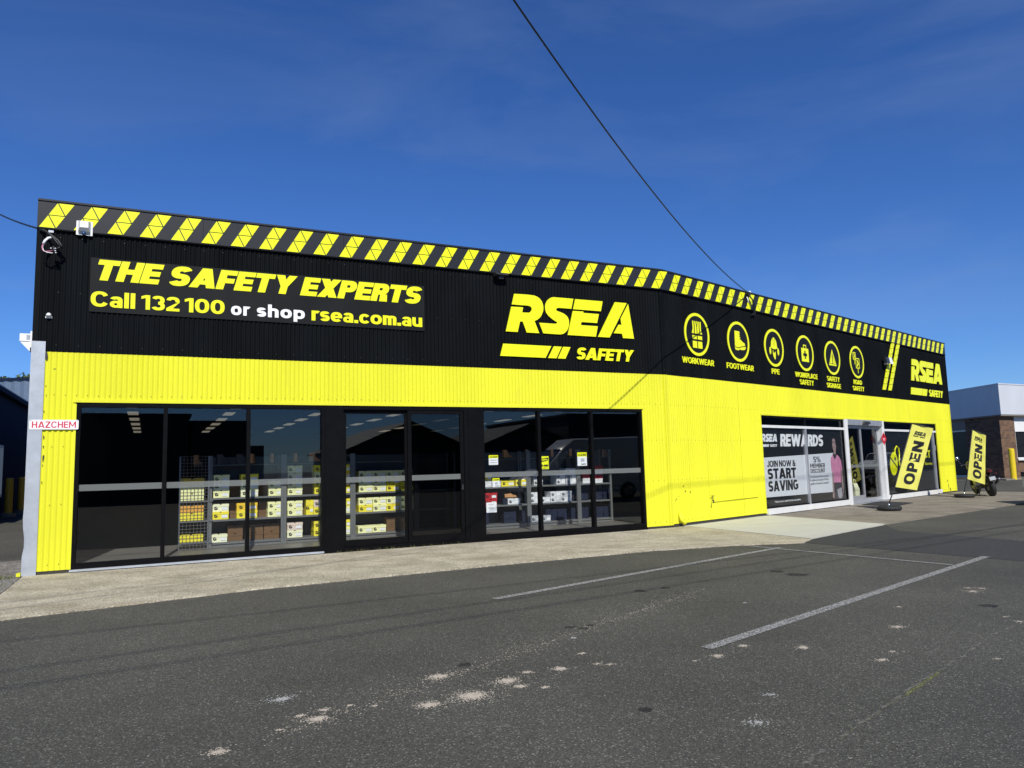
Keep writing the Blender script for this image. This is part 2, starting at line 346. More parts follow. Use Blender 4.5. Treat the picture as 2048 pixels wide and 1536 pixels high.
# ------------------------------------------------------------------ lettering: heavy grotesque drawn as plates
def rc(x0, y0, x1, y1): return [(x0, y0), (x1, y0), (x1, y1), (x0, y1)]
def arc(cx, cy, rx, ry, a0, a1, v, h, n=14):
    def pt(a, p, q):
        c, s_ = math.cos(R_(a)), math.sin(R_(a)); e = 0.86
        return (cx + p * math.copysign(abs(c) ** e, c), cy + q * math.copysign(abs(s_) ** e, s_))
    A = [a0 + (a1 - a0) * i / n for i in range(n + 1)]
    return [pt(a, rx, ry) for a in A] + [pt(a, rx - v, ry - h) for a in reversed(A)]
def ring(cx, cy, rx, ry, v, h): return [arc(cx, cy, rx, ry, 0, 180, v, h), arc(cx, cy, rx, ry, 180, 360, v, h)]
def glyph(c, v, h):
    X = 0.73; g = []
    if c == 'A':
        w = 0.62 + v * 1.25; m = w / 2; l = v * 1.12; t = l * 0.55; yi = (m - l) / (m - t)
        L = [(0, 0), (l, 0), (m, yi), (m, 1), (m - t, 1)]; g = [L, [(w - x, y) for x, y in L]]
        y0, y1 = 0.17, 0.17 + h * 0.85; k = m - t
        g.append([(l + k * y0, y0), (w - l - k * y0, y0), (w - l - k * y1, y1), (l + k * y1, y1)])
    elif c == 'V':
        w, a = glyph('A', v, h); g = [[(x, 1 - y) for x, y in p] for p in a[:2]]
    elif c == 'B':
        w = 0.48 + v; r1, r2 = (0.5 + h / 2) / 2 - 0.01, (0.5 + h / 2) / 2 + 0.01
        g = [rc(0, 0, v, 1)]
        for cy, r in ((1 - r1, r1), (r2, r2)):
            g += [rc(v, cy + r - h, w - r, cy + r), rc(v, cy - r, w - r, cy - r + h), arc(w - r, cy, r, r, -90, 90, v, h)]
    elif c == 'C': w = 0.60 + v; g = [arc(w / 2, .5, w / 2, .5, 30, 330, v, h, 22)]; w *= .97
    elif c == 'D':
        w = 0.56 + v; r = .5; rx = w - v * .9; g = [rc(0, 0, v, 1), arc(v * .9, .5, rx, r, -90, 90, v, h)]
    elif c == 'E': w = 0.40 + v; g = [rc(0, 0, v, 1), rc(v, 0, w, h), rc(v, .5 - h / 2, w * .95, .5 + h / 2), rc(v, 1 - h, w, 1)]
    elif c == 'F': w = 0.38 + v; g = [rc(0, 0, v, 1), rc(v, .46 - h / 2, w * .94, .46 + h / 2), rc(v, 1 - h, w, 1)]
    elif c == 'G': w = 0.60 + v; g = [arc(w / 2, .5, w / 2, .5, 45, 338, v, h, 22), rc(w * .52, .36, w, .36 + h), rc(w - v, .12, w, .36)]
    elif c == 'H': w = 0.46 + v * 1.3; g = [rc(0, 0, v, 1), rc(w - v, 0, w, 1), rc(v, .5 - h / 2, w - v, .5 + h / 2)]
    elif c == 'I': w = v; g = [rc(0, 0, v, 1)]
    elif c == 'J': w = .34 + v; g = [rc(w - v, .3, w, 1), arc(w / 2, .3, w / 2, .3, 180, 360, v, h)]
    elif c == 'K':
        w = .56 + v; g = [rc(0, 0, v, 1), [(v, .36), (w - v * 1.25, 1), (w, 1), (v, .36 - (1 - .36) * .0 - .22)], [(v * 1.0 + .06, .62), (w - v * 1.15, 0), (w + .03, 0), (v + .30, .68)]]
    elif c == 'L': w = 0.38 + v; g = [rc(0, 0, v, 1), rc(v, 0, w, h)]
    elif c == 'M':
        w = .66 + v * 1.5; m = w / 2; l = v * 1.05
        g = [rc(0, 0, v, 1), rc(w - v, 0, w, 1), [(0, 1), (l, 1), (m + v * .35, .22), (m - v * .35, .22)], [(w, 1), (w - l, 1), (m - v * .35, .22), (m + v * .35, .22)]]
    elif c == 'N': w = .50 + v * 1.3; g = [rc(0, 0, v, 1), rc(w - v, 0, w, 1), [(0, 1), (v * 1.08, 1), (w, 0), (w - v * 1.08, 0)]]
    elif c == 'O': w = .64 + v; g = ring(w / 2, .5, w / 2, .5, v, h)
    elif c in 'PR':
        w = .44 + v; r = .315; cy = 1 - r
        g = [rc(0, 0, v, 1), rc(v, 1 - h, w - r, 1), rc(v, cy - r, w - r, cy - r + h), arc(w - r, cy, r, r, -90, 90, v, h)]
        if c == 'R': g.append([(v * 1.3, .40), (v * 2.35, .40), (w + .04, 0), (w - v * 1.1, 0)])
    elif c in 'Ss':
        H = 1 if c == 'S' else X; w = (.46 if c == 'S' else .36) + v * (1 if c == 'S' else .8); ry = (H + h) / 4
        g = [arc(w / 2, H - ry, w / 2, ry, 22, 270, v, h, 16), arc(w / 2, ry, w / 2, ry, 90, -158, v, h, 16)]
    elif c == 'T': w = .48 + v; g = [rc(0, 1 - h, w, 1), rc(w / 2 - v / 2, 0, w / 2 + v / 2, 1 - h)]
    elif c == 'U': w = .50 + v * 1.2; g = [rc(0, .38, v, 1), rc(w - v, .38, w, 1), arc(w / 2, .38, w / 2, .38, 180, 360, v, h)]
    elif c == 'W':
        w = .95 + v * 1.6; l = v * 1.0; b1, b2 = w * .29, w * .71
        for a, b in ((l / 2, b1), (w / 2, b1), (w / 2, b2), (w - l / 2, b2)): g.append([(a - l / 2, 1), (a + l / 2, 1), (b + l / 2, 0), (b - l / 2, 0)])
    elif c == 'X': w = .54 + v * 1.1; l = v * 1.2; g = [[(0, 1), (l, 1), (w, 0), (w - l, 0)], [(w - l, 1), (w, 1), (l, 0), (0, 0)]]
    elif c == 'Y': w = .54 + v * 1.1; m = w / 2; l = v * 1.15; g = [[(0, 1), (l, 1), (m + v / 2, .40), (m - v / 2, .40)], [(w, 1), (w - l, 1), (m - v / 2, .40), (m + v / 2, .40)], rc(m - v / 2, 0, m + v / 2, .42)]
    elif c == 'Z': w = .46 + v; g = [rc(0, 1 - h, w, 1), rc(0, 0, w, h), [(0, h), (v * 1.3, h), (w, 1 - h), (w - v * 1.3, 1 - h)]]
    elif c == '1': w = .22 + v; g = [rc(w - v, 0, w, 1), [(0, .72), (w - v, .80), (w - v, 1), (0, .90)]]
    elif c == '0': w = .50 + v; g = ring(w / 2, .5, w / 2, .5, v, h)
    elif c == '2':
        w = .46 + v; r = .30; g = [arc(w / 2, 1 - r, w / 2, r, -20, 170, v, h), rc(0, 0, w, h), [(0, h), (v * 1.5, h), (w * .98, .62), (w - v * 1.0, .54)]]
    elif c == '3':
        w = .46 + v; ry = (1 + h) / 4; g = [arc(w / 2, 1 - ry, w / 2 * .95, ry, 160, -90, v, h, 16), arc(w / 2, ry, w / 2, ry, 90, -160, v, h, 16)]
    elif c == '4': w = .50 + v; g = [rc(w - v * 1.5, 0, w - v * .5, 1), rc(0, .22, w, .22 + h), [(0, .22 + h), (v * 1.1, .22 + h), (w - v * .6, 1), (w - v * 1.5, 1)]]
    elif c == '5': w = .46 + v; g = [rc(.04, 1 - h, w * .94, 1), rc(.04, .5, .04 + v * .9, 1 - h), arc(w / 2, .32, w / 2, .32, 130, -160, v, h, 16)]
    elif c == '9': w = .46 + v; g = ring(w / 2, .66, w / 2, .34, v, h) + [rc(w - v, .1, w, .66), rc(w * .3, 0, w - v * .2, h)]
    elif c == '%':
        w = 1.0; g = ring(.2, .74, .2, .26, v * .6, h * .7) + ring(.8, .26, .2, .26, v * .6, h * .7) + [[(.22, 0), (.22 + v * .7, 0), (.78, 1), (.78 - v * .7, 1)]]
    elif c == '&':
        w = .82; g = ring(.34, .76, .25, .24, v * .8, h * .8) + ring(.34, .27, .34, .27, v * .9, h * .9) + [[(.12, .70), (.12 + v * 1.2, .70), (w, 0), (w - v * 1.25, 0)], [(.60, .36), (.60 + v, .42), (w, .52), (w - v * .6, .52)]]
    elif c == '$': w, g = glyph('S', v, h); g = g + [rc(w / 2 - v * .2, -.12, w / 2 + v * .2, 1.12)]
    elif c == '.': w = v * 1.05; g = [rc(0, 0, w, w)]
    elif c == '/': w = v * 2; g = [[(0, 0), (v, 0), (v * 2, 1), (v, 1)]]
    elif c == 'a': w = .36 + v; g = [rc(w - v, 0, w, .48), arc(w / 2, X - .25, w / 2, .25, 0, 160, v, h * .95), *ring(w * .46, .225, w * .46, .225, v * .9, h * .8)]
    elif c == 'c': w = .42 + v; g = [arc(w / 2, X / 2, w / 2, X / 2, 34, 326, v, h, 20)]; w *= .95
    elif c == 'e': w = .44 + v; g = [arc(w / 2, X / 2, w / 2, X / 2, 0, 318, v, h, 20), rc(v * .8, X / 2 - h * .42, w - .01, X / 2 + h * .42)]
    elif c == 'h' or c == 'n': w = .36 + v * 1.2; g = [rc(0, 0, v, 1.02 if c == 'h' else X), rc(w - v, 0, w, X - .26), arc(w / 2, X - .26, w / 2, .26, 0, 150, v, h)]
    elif c == 'l': w = v; g = [rc(0, 0, v, 1.02)]
    elif c == 'm':
        w1 = .28 + v * 1.1; w = 2 * w1 - v; g = [rc(0, 0, v, X)]
        for k in (0, w1 - v): g += [rc(k + w1 - v, 0, k + w1, X - .22), arc(k + w1 / 2, X - .22, w1 / 2, .22, 0, 160, v, h)]
    elif c == 'o': w = .46 + v; g = ring(w / 2, X / 2, w / 2, X / 2, v, h)
    elif c == 'p': w = .46 + v; g = [rc(0, -.24, v, X)] + ring(w / 2, X / 2, w / 2, X / 2, v, h)
    elif c == 'r': w = .20 + v; g = [rc(0, 0, v, X), arc(v * .55 + .17, X - .22, .22 + v * .3, .22, 55, 150, v, h)]
    elif c == 't': w = .26 + v; g = [rc(.10, .0, .10 + v, .96), rc(0, X - h, w, X)]
    elif c == 'u': w = .36 + v * 1.2; g = [rc(0, .28, v, X), rc(w - v, 0, w, X), arc(w / 2, .28, w / 2, .28, 180, 345, v, h)]
    elif c == ' ': w = .20
    else: w = .3
    return w, g
def text(s, x0, x1, z0, z1, v=.26, h=.22, shear=0.0, gap=.06, fitgap=False):
    """letters of s fitted into the box; returns [(char, polygons)]"""
    pen = 0; out = []
    for c in s:
        w, g = glyph(c, v, h); out.append((c, pen, g)); pen += w + gap
    pen -= gap; H = z1 - z0
    sx = ((x1 - x0) - shear * H) / pen if x1 is not None else H
    return [(c, [[(x0 + (p + x) * sx + shear * y * H, z0 + y * H) for x, y in q] for q in g]) for c, p, g in out if g]
def letters(parent, M, s, x0, x1, z0, z1, m, y=0.0, t=0.012, one=None, name='letter', **k):
    """one child per letter, or a single child when one=name"""
    mb = MB(); L = text(s, x0, x1, z0, z1, **k)
    for c, g in L:
        b = mb if one else MB()
        for i, q in enumerate(g): b.plate(q, y - t - i * 0.0004, y)
        if not one: b.build(name, m, parent, M)
    if one: return mb.build(one, m, parent, M)
def decal(parent, M, name, m, polys, y, t=0.004):
    b = MB()
    for i, q in enumerate(polys): b.plate(q, y - t - i * 0.0003, y)
    return b.build(name, m, parent, M)
def disc(cx, cy, r, n=32, ry=None): return [(cx + r * math.cos(2 * math.pi * i / n), cy + (ry or r) * math.sin(2 * math.pi * i / n)) for i in range(n)]
def rpoly(x0, y0, x1, y1, r, n=4):
    o = []
    for cx, cy, a in ((x1 - r, y0 + r, -90), (x1 - r, y1 - r, 0), (x0 + r, y1 - r, 90), (x0 + r, y0 + r, 180)):
        o += [(cx + r * math.cos(R_(a + 90 * i / n)), cy + r * math.sin(R_(a + 90 * i / n))) for i in range(n + 1)]
    return o

# ================================================================== ground
def gpt(px, py, z=0.0): p = onground(px, py, z); return (p.x, p.y)
def wf(M, s, y, z=0.0): p = M @ Vector((s, y, z)); return (p.x, p.y)
xs = sorted(set([-3000, -1200, -500, -200, -100, -60] + [-40 + 1.0 * i for i in range(86)] + [60, 100, 200, 500, 1200, 3000]))
ys = sorted(set([-3000, -1200, -500, -200, -100, -60, -30, -15, -6] + [0 + 1.0 * i for i in range(61)] + [80, 120, 200, 500, 1200, 3000]))
g = MB(); g.v = [(x, y, ASPH + gz(x, y)) for y in ys for x in xs]; nx = len(xs)
g.f = [(j * nx + i, j * nx + i + 1, (j + 1) * nx + i + 1, (j + 1) * nx + i) for j in range(len(ys) - 1) for i in range(nx - 1)]
tag(g.build('ground', 'asphalt', recalc=False, smooth=True), kind='structure')

apron = [(0.0, 0.15), (0.0, -4.05), (0.3, -3.97), (2.85, -3.47), (6.44, -3.26), (9.24, -3.20), (10.7, -3.45), (12.0, -3.92), (12.52, -3.62), (12.68, 0.15)]
def rough_edge(P, closed_from, closed_to, step=.12, amp=.012):
    out = []
    for i, p in enumerate(P):
        out.append(p); q = P[(i + 1) % len(P)]
        if closed_from <= i < closed_to:
            n = int(math.hypot(q[0] - p[0], q[1] - p[1]) / step)
            for k in range(1, n): u = k / n; out.append((p[0] + (q[0] - p[0]) * u + random.uniform(-amp, amp), p[1] + (q[1] - p[1]) * u + random.uniform(-amp, amp) * 1.4))
    return out
apron = rough_edge(apron, 1, 8)
tag(MB().slab([wf(FA, *p) for p in apron], -0.2, 0.0).build('concrete_apron', 'concrete_apron'), kind='structure')
n0, n1, n2, n3 = wf(FA, 12.69, 0.6), gpt(1540, 1031), wf(FB, 2.93, -3.42), wf(FA, 12.535, -3.58)
tag(MB().slab([n0, n1, n2, n3], -0.2, 0.006).build('pale_concrete_slab', 'concrete_new'), kind='structure')
n1b = (FBi @ Vector((n1[0], n1[1], 0)))
tag(MB().slab([wf(FB, n1b.x + 0.006, 0.3), wf(FB, 2.938, -3.42), wf(FB, 10.09, -3.85), wf(FB, 19.0, -4.2), wf(FB, 19.0, 0.0), wf(FB, 18.6, 0.3)], -0.2, 0.0).build('concrete_path', 'concrete_old'), kind='structure')
# saw-cut joints in the concrete, laid as narrow dark strips
jt = MB()
def strip(mb, p, q, w, z, zf=None):
    p, q = Vector(p), Vector(q); d = (q - p).normalized(); n = Vector((-d.y, d.x)) * w / 2
    zz = zf or (lambda v: z)
    mb.add([(*(p + n), zz(p)), (*(p - n), zz(p)), (*(q - n), zz(q)), (*(q + n), zz(q))], [(0, 1, 2, 3)])
for s in (6.6, 10.2, 13.8): strip(jt, wf(FB, s, -0.1), wf(FB, s - .15, -3.6), 0.012, 0.004)
strip(jt, wf(FB, 4.6, -1.9), wf(FB, 18.8, -2.0), 0.012, 0.004)
strip(jt, wf(FA, 7.95, -0.1), wf(FA, 7.95, -0.9), 0.012, 0.004)
mat('joint', (0.10, 0.085, 0.065), 0.95)
tag(jt.build('concrete_joints', 'joint', recalc=False), kind='structure')
pl = MB(); strip(pl, gpt(1185, 1058), gpt(1480, 1087), 0.05, 0.004)
tag(pl.build('faded_line_on_concrete', 'line_paint_thin', recalc=False), kind='structure')
# newer asphalt repair across the car park
rep = [gpt(1603, 1083), gpt(1612, 1075), gpt(1770, 1049), gpt(1800, 1060), gpt(2048, 1080), gpt(2200, 1090), gpt(2200, 1133), gpt(2048, 1120), gpt(1830, 1102)]
tag(MB().slab(rep, ASPH - 0.05, ASPH + 0.004).build('asphalt_repair', 'asphalt_fresh'), kind='structure')
# painted bay lines
def line(name, a, b, w, m, lab=None):
    mb = MB(); strip(mb, gpt(*a, ASPH), gpt(*b, ASPH), w, ASPH + 0.009); tag(mb.build(name, m, recalc=False), kind='structure')
line('bay_line', (990, 1199), (1560, 1096), 0.11, 'line_paint')
line('bay_line', (1413, 1298), (1972, 1114), 0.108, 'line_paint')
line('bay_line', (1500, 1093), (1905, 1131), 0.07, 'line_paint_thin')
# long crack with dust and moss
ck = MB(); cps = [(1600, 1536), (1660, 1492), (1740, 1436), (1800, 1395), (1845, 1362), (1880, 1342), (1930, 1310), (1990, 1270), (2045, 1245), (2120, 1205)]
cw = [gpt(*p, ASPH) for p in cps]; fine = []
for i in range(len(cw) - 1):
    for k in range(8): fine.append(Vector(cw[i]).lerp(Vector(cw[i + 1]), k / 8) + Vector((random.uniform(-.012, .012), random.uniform(-.012, .012))))
for i in range(len(fine) - 1): strip(ck, fine[i], fine[i + 1], random.uniform(.010, .028), ASPH + 0.005)
tag(ck.build('ground_crack', 'crack_dust', recalc=False), kind='structure')
os_ = MB()
for px, py, r in ((1596, 1150, .17), (1555, 1143, .10), (1280, 1182, .09), (1330, 1176, .07), (1140, 1255, .06), (1165, 1258, .05), (1180, 1251, .05), (1975, 1212, .10), (930, 1330, .06), (1290, 1420, .05)):
    x, y = gpt(px, py, ASPH); n = 14; os_.add([(x + r * random.uniform(.6, 1.1) * math.cos(6.283 * i / n), y + r * random.uniform(.6, 1.1) * math.sin(6.283 * i / n), ASPH + .0042) for i in range(n)], [tuple(range(n))])
tag(os_.build('oil_stains', 'oil', recalc=False), kind='stuff')
# loose sand, spills, moss and gravel: grains scattered over the ground
def grains(name, m, spots, size, base):
    mb = MB()
    for (x, y, rx, ry, ang, n) in spots:
        ca, sa = math.cos(ang), math.sin(ang)
        for _ in range(n):
            r = abs(random.gauss(0, 0.5)) * (1 if random.random() < .75 else 2.2); t = random.uniform(0, 6.283); u, v = r * math.cos(t) * rx, r * math.sin(t) * ry
            px, py = x + u * ca - v * sa, y + u * sa + v * ca; q = random.uniform(*size); a = random.uniform(0, 6.28); z = base + gz(px, py)
            P = [(px + q * math.cos(a + k * 2.094) * random.uniform(.7, 1.2), py + q * math.sin(a + k * 2.094) * random.uniform(.7, 1.2), z + .0005) for k in range(3)]
            mb.add(P + [(px, py, z + q * 0.45)], [(0, 1, 3), (1, 2, 3), (2, 0, 3)])
    return tag(mb.build(name, m, recalc=False), kind='stuff')
sp_ = []
for px, py, wpx, n in [(945, 1392, 62, 1500), (1015, 1362, 45, 700), (1120, 1338, 28, 450), (878, 1353, 42, 600), (860, 1410, 45, 600), (635, 1438, 40, 520), (600, 1432, 20, 120), (648, 1420, 18, 160), (700, 1411, 14, 60),
                       (436, 1504, 30, 330), (750, 1412, 12, 60), (1040, 1373, 30, 200), (1055, 1345, 20, 130), (1165, 1307, 16, 90), (1090, 1375, 16, 80), (1195, 1328, 20, 70), (1220, 1329, 16, 60),
                       (1435, 1312, 22, 260), (1485, 1292, 18, 150), (1605, 1295, 24, 260), (1795, 1254, 24, 220), (1797, 1214, 12, 60), (1763, 1320, 22, 170), (1945, 1183, 26, 200), (1965, 1177, 18, 90), (1935, 1176, 18, 70),
                       (2038, 1243, 16, 90), (2010, 1234, 14, 40), (1995, 1318, 12, 30), (1785, 1303, 20, 50), (560, 1460, 18, 40), (1390, 1322, 12, 30), (1870, 1100, 30, 60), (2000, 1100, 30, 70), (2030, 1104, 20, 50)]:
    x, y = gpt(px, py, ASPH); d = math.hypot(x, y); k = d / F_PX
    sp_.append((x, y, wpx * k * .56, wpx * k * .44, 0.45, int(n * 1.0)))
x0, y0 = gpt(560, 1470, ASPH); x1, y1 = gpt(1400, 1180, ASPH)
for i in range(60):
    t = i / 59; sp_.append((x0 + (x1 - x0) * t, y0 + (y1 - y0) * t, .45, .26, math.atan2(y1 - y0, x1 - x0), int(14 + 30 * random.random() ** 2)))
grains('sand_patches', 'sand', sp_, (.003, .008), ASPH + .001)
mo = [(*gpt(1815 + 6 * i, 1388 - 4.1 * i, ASPH), .08, .018, .75, 30) for i in range(11)] + [(*gpt(1680 + 12 * i, 1478 - 8.6 * i, ASPH), .09, .014, .75, 8) for i in range(10)]
grains('crack_moss', 'weed_green', mo, (.003, .008), ASPH + .002)
grains('pale_spill_marks', 'pale_spill', [(*gpt(565, 1398, ASPH), .11, .07, .5, 260), (*gpt(1515, 1445, ASPH), .08, .05, .2, 110), (*gpt(1542, 1390, ASPH), .05, .03, .2, 60), (*gpt(1147, 1276, ASPH), .03, .05, .2, 50), (*gpt(1490, 1206, ASPH), .03, .02, .2, 40)], (.003, .009), ASPH + .001)
sc_ = [(random.uniform(-6, 9), random.uniform(3.6, 12), .6, .6, 0, 14) for _ in range(160)]
grains('loose_white_grit', 'pale_spill', sc_, (.002, .005), ASPH + .001)
bedp = [wf(FA, -0.02, 0.4), wf(FA, -0.02, -2.6), wf(FA, -1.6, -2.2), wf(FA, -1.5, 2.6), wf(FA, -0.05, 2.8)]
tag(MB().slab(bedp, -0.1, -0.008).build('gravel_strip', 'gravel_bed'), kind='structure')
gr = []
for _ in range(60):
    s, y = random.uniform(-1.3, -.05), random.uniform(-1.9, 2.4); gr.append((*wf(FA, s, y), .25, .25, 0, 26))
grains('loose_gravel', 'gravel_grey', gr, (.006, .019), -0.008)
def tufts(name, m, spots, hgt):
    mb = MB()
    for x, y, r, n in spots:
        for _ in range(n):
            a = random.uniform(0, 6.28); q = r * math.sqrt(random.random()); px, py = x + q * math.cos(a), y + q * math.sin(a)
            h = random.uniform(*hgt); b = random.uniform(0, 6.28); w = h * .12; l = h * random.uniform(.2, .8); c, s = math.cos(b), math.sin(b)
            mb.add([(px - s * w, py + c * w, -.01), (px + s * w, py - c * w, -.01), (px + c * l, py + s * l, h)], [(0, 1, 2)])
    return tag(mb.build(name, m, recalc=False), kind='stuff')
ws = [(*wf(FA, -.22 - .12 * i, -.1 + .14 * (i % 4)), .14, 60) for i in range(7)] + [(*wf(FA, -.25, -1.0), .16, 70), (*wf(FA, -.5, -1.3), .16, 50)]
ws += [(*wf(FA, 4.75 + .11 * i, -.05), .05, 9) for i in range(14)] + [(*wf(FA, 6.3 + .12 * i, -.04), .05, 5) for i in range(9)] + [(*wf(FA, 12.3, -.03), .05, 12)]
eg = []
for i in range(90): s = random.uniform(0, 12); k = [(0.3, 3.97), (2.85, 3.47), (6.44, 3.26), (9.24, 3.2), (10.7, 3.45), (12, 3.92)]; o = float(np.interp(s, [q[0] for q in k], [q[1] for q in k])); eg.append((*wf(FA, s, -o - .03), .18, .05, ANG_A, int(6 + 22 * random.random() ** 2)))
grains('kerb_grit', 'sand', eg, (.003, .009), ASPH + .001)
tufts('weeds_at_wall_base', 'weed_green', ws, (.015, .06))

# ================================================================== the shop building
shop = thing('shop_building', 'long corrugated metal shop, black above and bright yellow below, with striped parapet', 'shop', FA)
PITCH_R, RIB = 0.0762, 0.019
_cc = {}
def corr(s0, s1, z0, z1, m):
    key = (round(s0 % PITCH_R, 4), round(s1 - s0, 4), round(z0, 3), round(z1, 3), m)
    if key in _cc: return _cc[key]
    n = max(2, int(round((s1 - s0) / (PITCH_R / 8)))); ph = s0 % PITCH_R; b = MB()
    for i in range(n + 1):
        x = (s1 - s0) * i / n; y = -RIB * (.5 + .5 * math.cos(2 * math.pi * (x + ph) / PITCH_R)) - 0.002
        b.v += [(x, y, z0), (x, y, z1)]
    b.f = [(2 * i, 2 * i + 2, 2 * i + 3, 2 * i + 1) for i in range(n)]
    me = b.mesh('cladding_sheet', m, smooth=True, recalc=False); _cc[key] = me; return me
def clad(M, s0, s1, z0, z1, m):
    W = 10 * PITCH_R; k = math.floor(s0 / W + 1e-6); s = s0
    while s < s1 - 1e-4:
        e = min(s1, (k + 1) * W); me = corr(s, e, z0, z1, m)
        tilt = Matrix.Rotation(R_(random.uniform(-.14, .14)), 4, 'Z')
        inst('cladding_sheet', me, shop, M @ T(s, random.uniform(-.0012, .0012), 0) @ tilt); s = e; k += 1
ZB, ZT, ZO = 3.44, 5.43, 2.68
OA0, OA1, OB0, OB1 = 0.60, 11.54, 4.12, 17.05
for M, L in ((FA, LEN_A), (FB, LEN_B)): clad(M, 0, L, ZB, ZT, 'black_paint')
clad(FA, 0.15, OA0, .05, ZB, 'yellow_paint'); clad(FA, OA0, OA1, ZO, ZB, 'yellow_paint'); clad(FA, OA1, LEN_A, .05, ZB, 'yellow_paint')
clad(FB, 0, OB0, .07, ZB, 'yellow_paint'); clad(FB, OB0, OB1, ZO - .02, ZB, 'yellow_paint'); clad(FB, OB1, LEN_B, .05, ZB, 'yellow_paint')
for z0, z1, m in ((.05, ZB - .001, 'yellow_paint'), (ZB + .001, 5.40, 'black_paint')):
    a_ = (ANG_B - ANG_A) / 2; MB().plate([(-.05, z0), (.0, z0), (.0, z1), (-.05, z1)], -.0215, .02).build('bend_flashing', m, shop, FB @ Matrix.Rotation(-a_ * 2, 4, 'Z')); MB().box(.0, .05, -.0215, .02, z0, z1).build('bend_flashing', m, shop, FB)
# flashings round the openings and ends
MB().box(OA0 - .03, OA1 + .02, -.026, .03, ZO - .035, ZO + .012).build('head_flashing', 'yellow_paint', shop, FA)
MB().box(OB0 - .02, OB1 + .02, -.026, .03, ZO - .055, ZO - .012).build('head_flashing', 'yellow_paint', shop, FB)
for M, s in ((FA, OA0), (FA, OA1), (FB, OB0), (FB, OB1)): MB().box(s - .018, s + .018, -.024, .05, .05, ZO - .06).build('jamb_flashing', 'yellow_paint', shop, M)
MB().box(LEN_B - .03, LEN_B + .02, -.03, .3, .04, 3.44).build('corner_flashing', 'yellow_paint', shop, FB)
MB().box(LEN_B - .05, LEN_B + .02, -.032, .3, 3.442, 5.44).build('corner_flashing', 'black_paint', shop, FB)
MB().box(-.02, .06, -.03, .3, 3.56, 5.44).build('corner_flashing', 'black_paint', shop, FA)
# bent galvanised corner guard: dented sheet, real geometry
b = MB(); N = 26
for i in range(N):
    z = .0 + 3.60 * i / (N - 1); d = .028 * math.exp(-((z - .62) / .07) ** 2) - .02 * math.exp(-((z - .80) / .06) ** 2) + .022 * math.exp(-((z - .42) / .05) ** 2)
    b.v += [(-.025 + abs(d) * .5, .22, z), (-.025 + d * .9, -.034 + d, z), (.02 + d * .3, -.036 - d * .5, z), (.165, -.034, z), (.165, -.012, z)]
b.f = [(i * 5 + j, i * 5 + j + 1, i * 5 + j + 6, i * 5 + j + 5) for i in range(N - 1) for j in range(4)]
b.build('corner_guard', 'galvanised', shop, FA, recalc=False, auto=40)
gt = MB().box(-.19, -.05, .02, 20, 3.60, 3.72).build('gutter', 'white_metal', shop, FA)
MB().plate([(-.19, 3.598), (-.05, 3.598), (-.05, 3.44)], .03, .06).build('gutter_bracket', 'white_metal', gt, FA)
MB().box(-.048, -.022, .0, 20, 3.50, 3.76).build('barge_board', 'white_metal', shop, FA)
MB().box(-.085, -.03, -.06, .05, .0, .05).build('corner_block', 'yellow_paint', shop, FA)
# parapet: flat fascia panels, capping and warning stripes
def fascia(M, L, first, pitch, n, skip=()):
    W = 2.44; s = -.02
    while s < L:
        e = min(L + .02, s + W); MB().box(s, e - .004, -.045, .02, 5.41, 5.868).build('fascia_panel', 'fascia_black', shop, M @ T(0, random.uniform(-.002, .002), 0)); s += W
    MB().box(-.02, L + .02, -.062, .25, 5.87, 5.90).build('capping', 'fascia_black', shop, M)
    MB().box(-.02, L + .02, -.054, -.046, 5.405, 5.425).build('drip_edge', 'black_paint', shop, M)
    for i in range(n): inst('warning_stripe', STRIPE, shop, M @ T(first + pitch * i, -.0465, 5.43))
def stripe_tris(k, z0=0.0, w=.232, hh=.213, sh=.125, gp=.014, y=.005):
    """k stacked leaning cells, each two triangles with a dark gap between"""
    P = []
    for j in range(k):
        a = z0 + j * hh + gp / 2; c = z0 + (j + 1) * hh - gp / 2; xa, xc = sh * (j + gp / 2 / hh), sh * (j + 1 - gp / 2 / hh)
        P.append([(xa, a), (xa + w - gp * 1.2, a), (xc, c)]); P.append([(xa + w, a + .003), (xc + w, c), (xc + gp * 1.2, c)])
    return P
b = MB()
for q in stripe_tris(2): b.plate(q, -.005, 0)
STRIPE = b.mesh('warning_stripe', 'letter_yellow')
fascia(FA, LEN_A, .004, .4765, 26)
fascia(FB, LEN_B, .285, .4835, 38)
def leaning(s0):
    b = MB(); lo = 3.70; n = 8; hh = (5.43 - lo) / n
    P = stripe_tris(n, 0, w=.232, hh=hh, sh=.138)
    for q in P: b.plate([(s0 + x, lo + z) for x, z in q], -.052, -.022)
    return b.build('leaning_stripe', 'letter_yellow', shop, FB)
leaning(12.26); leaning(12.745)
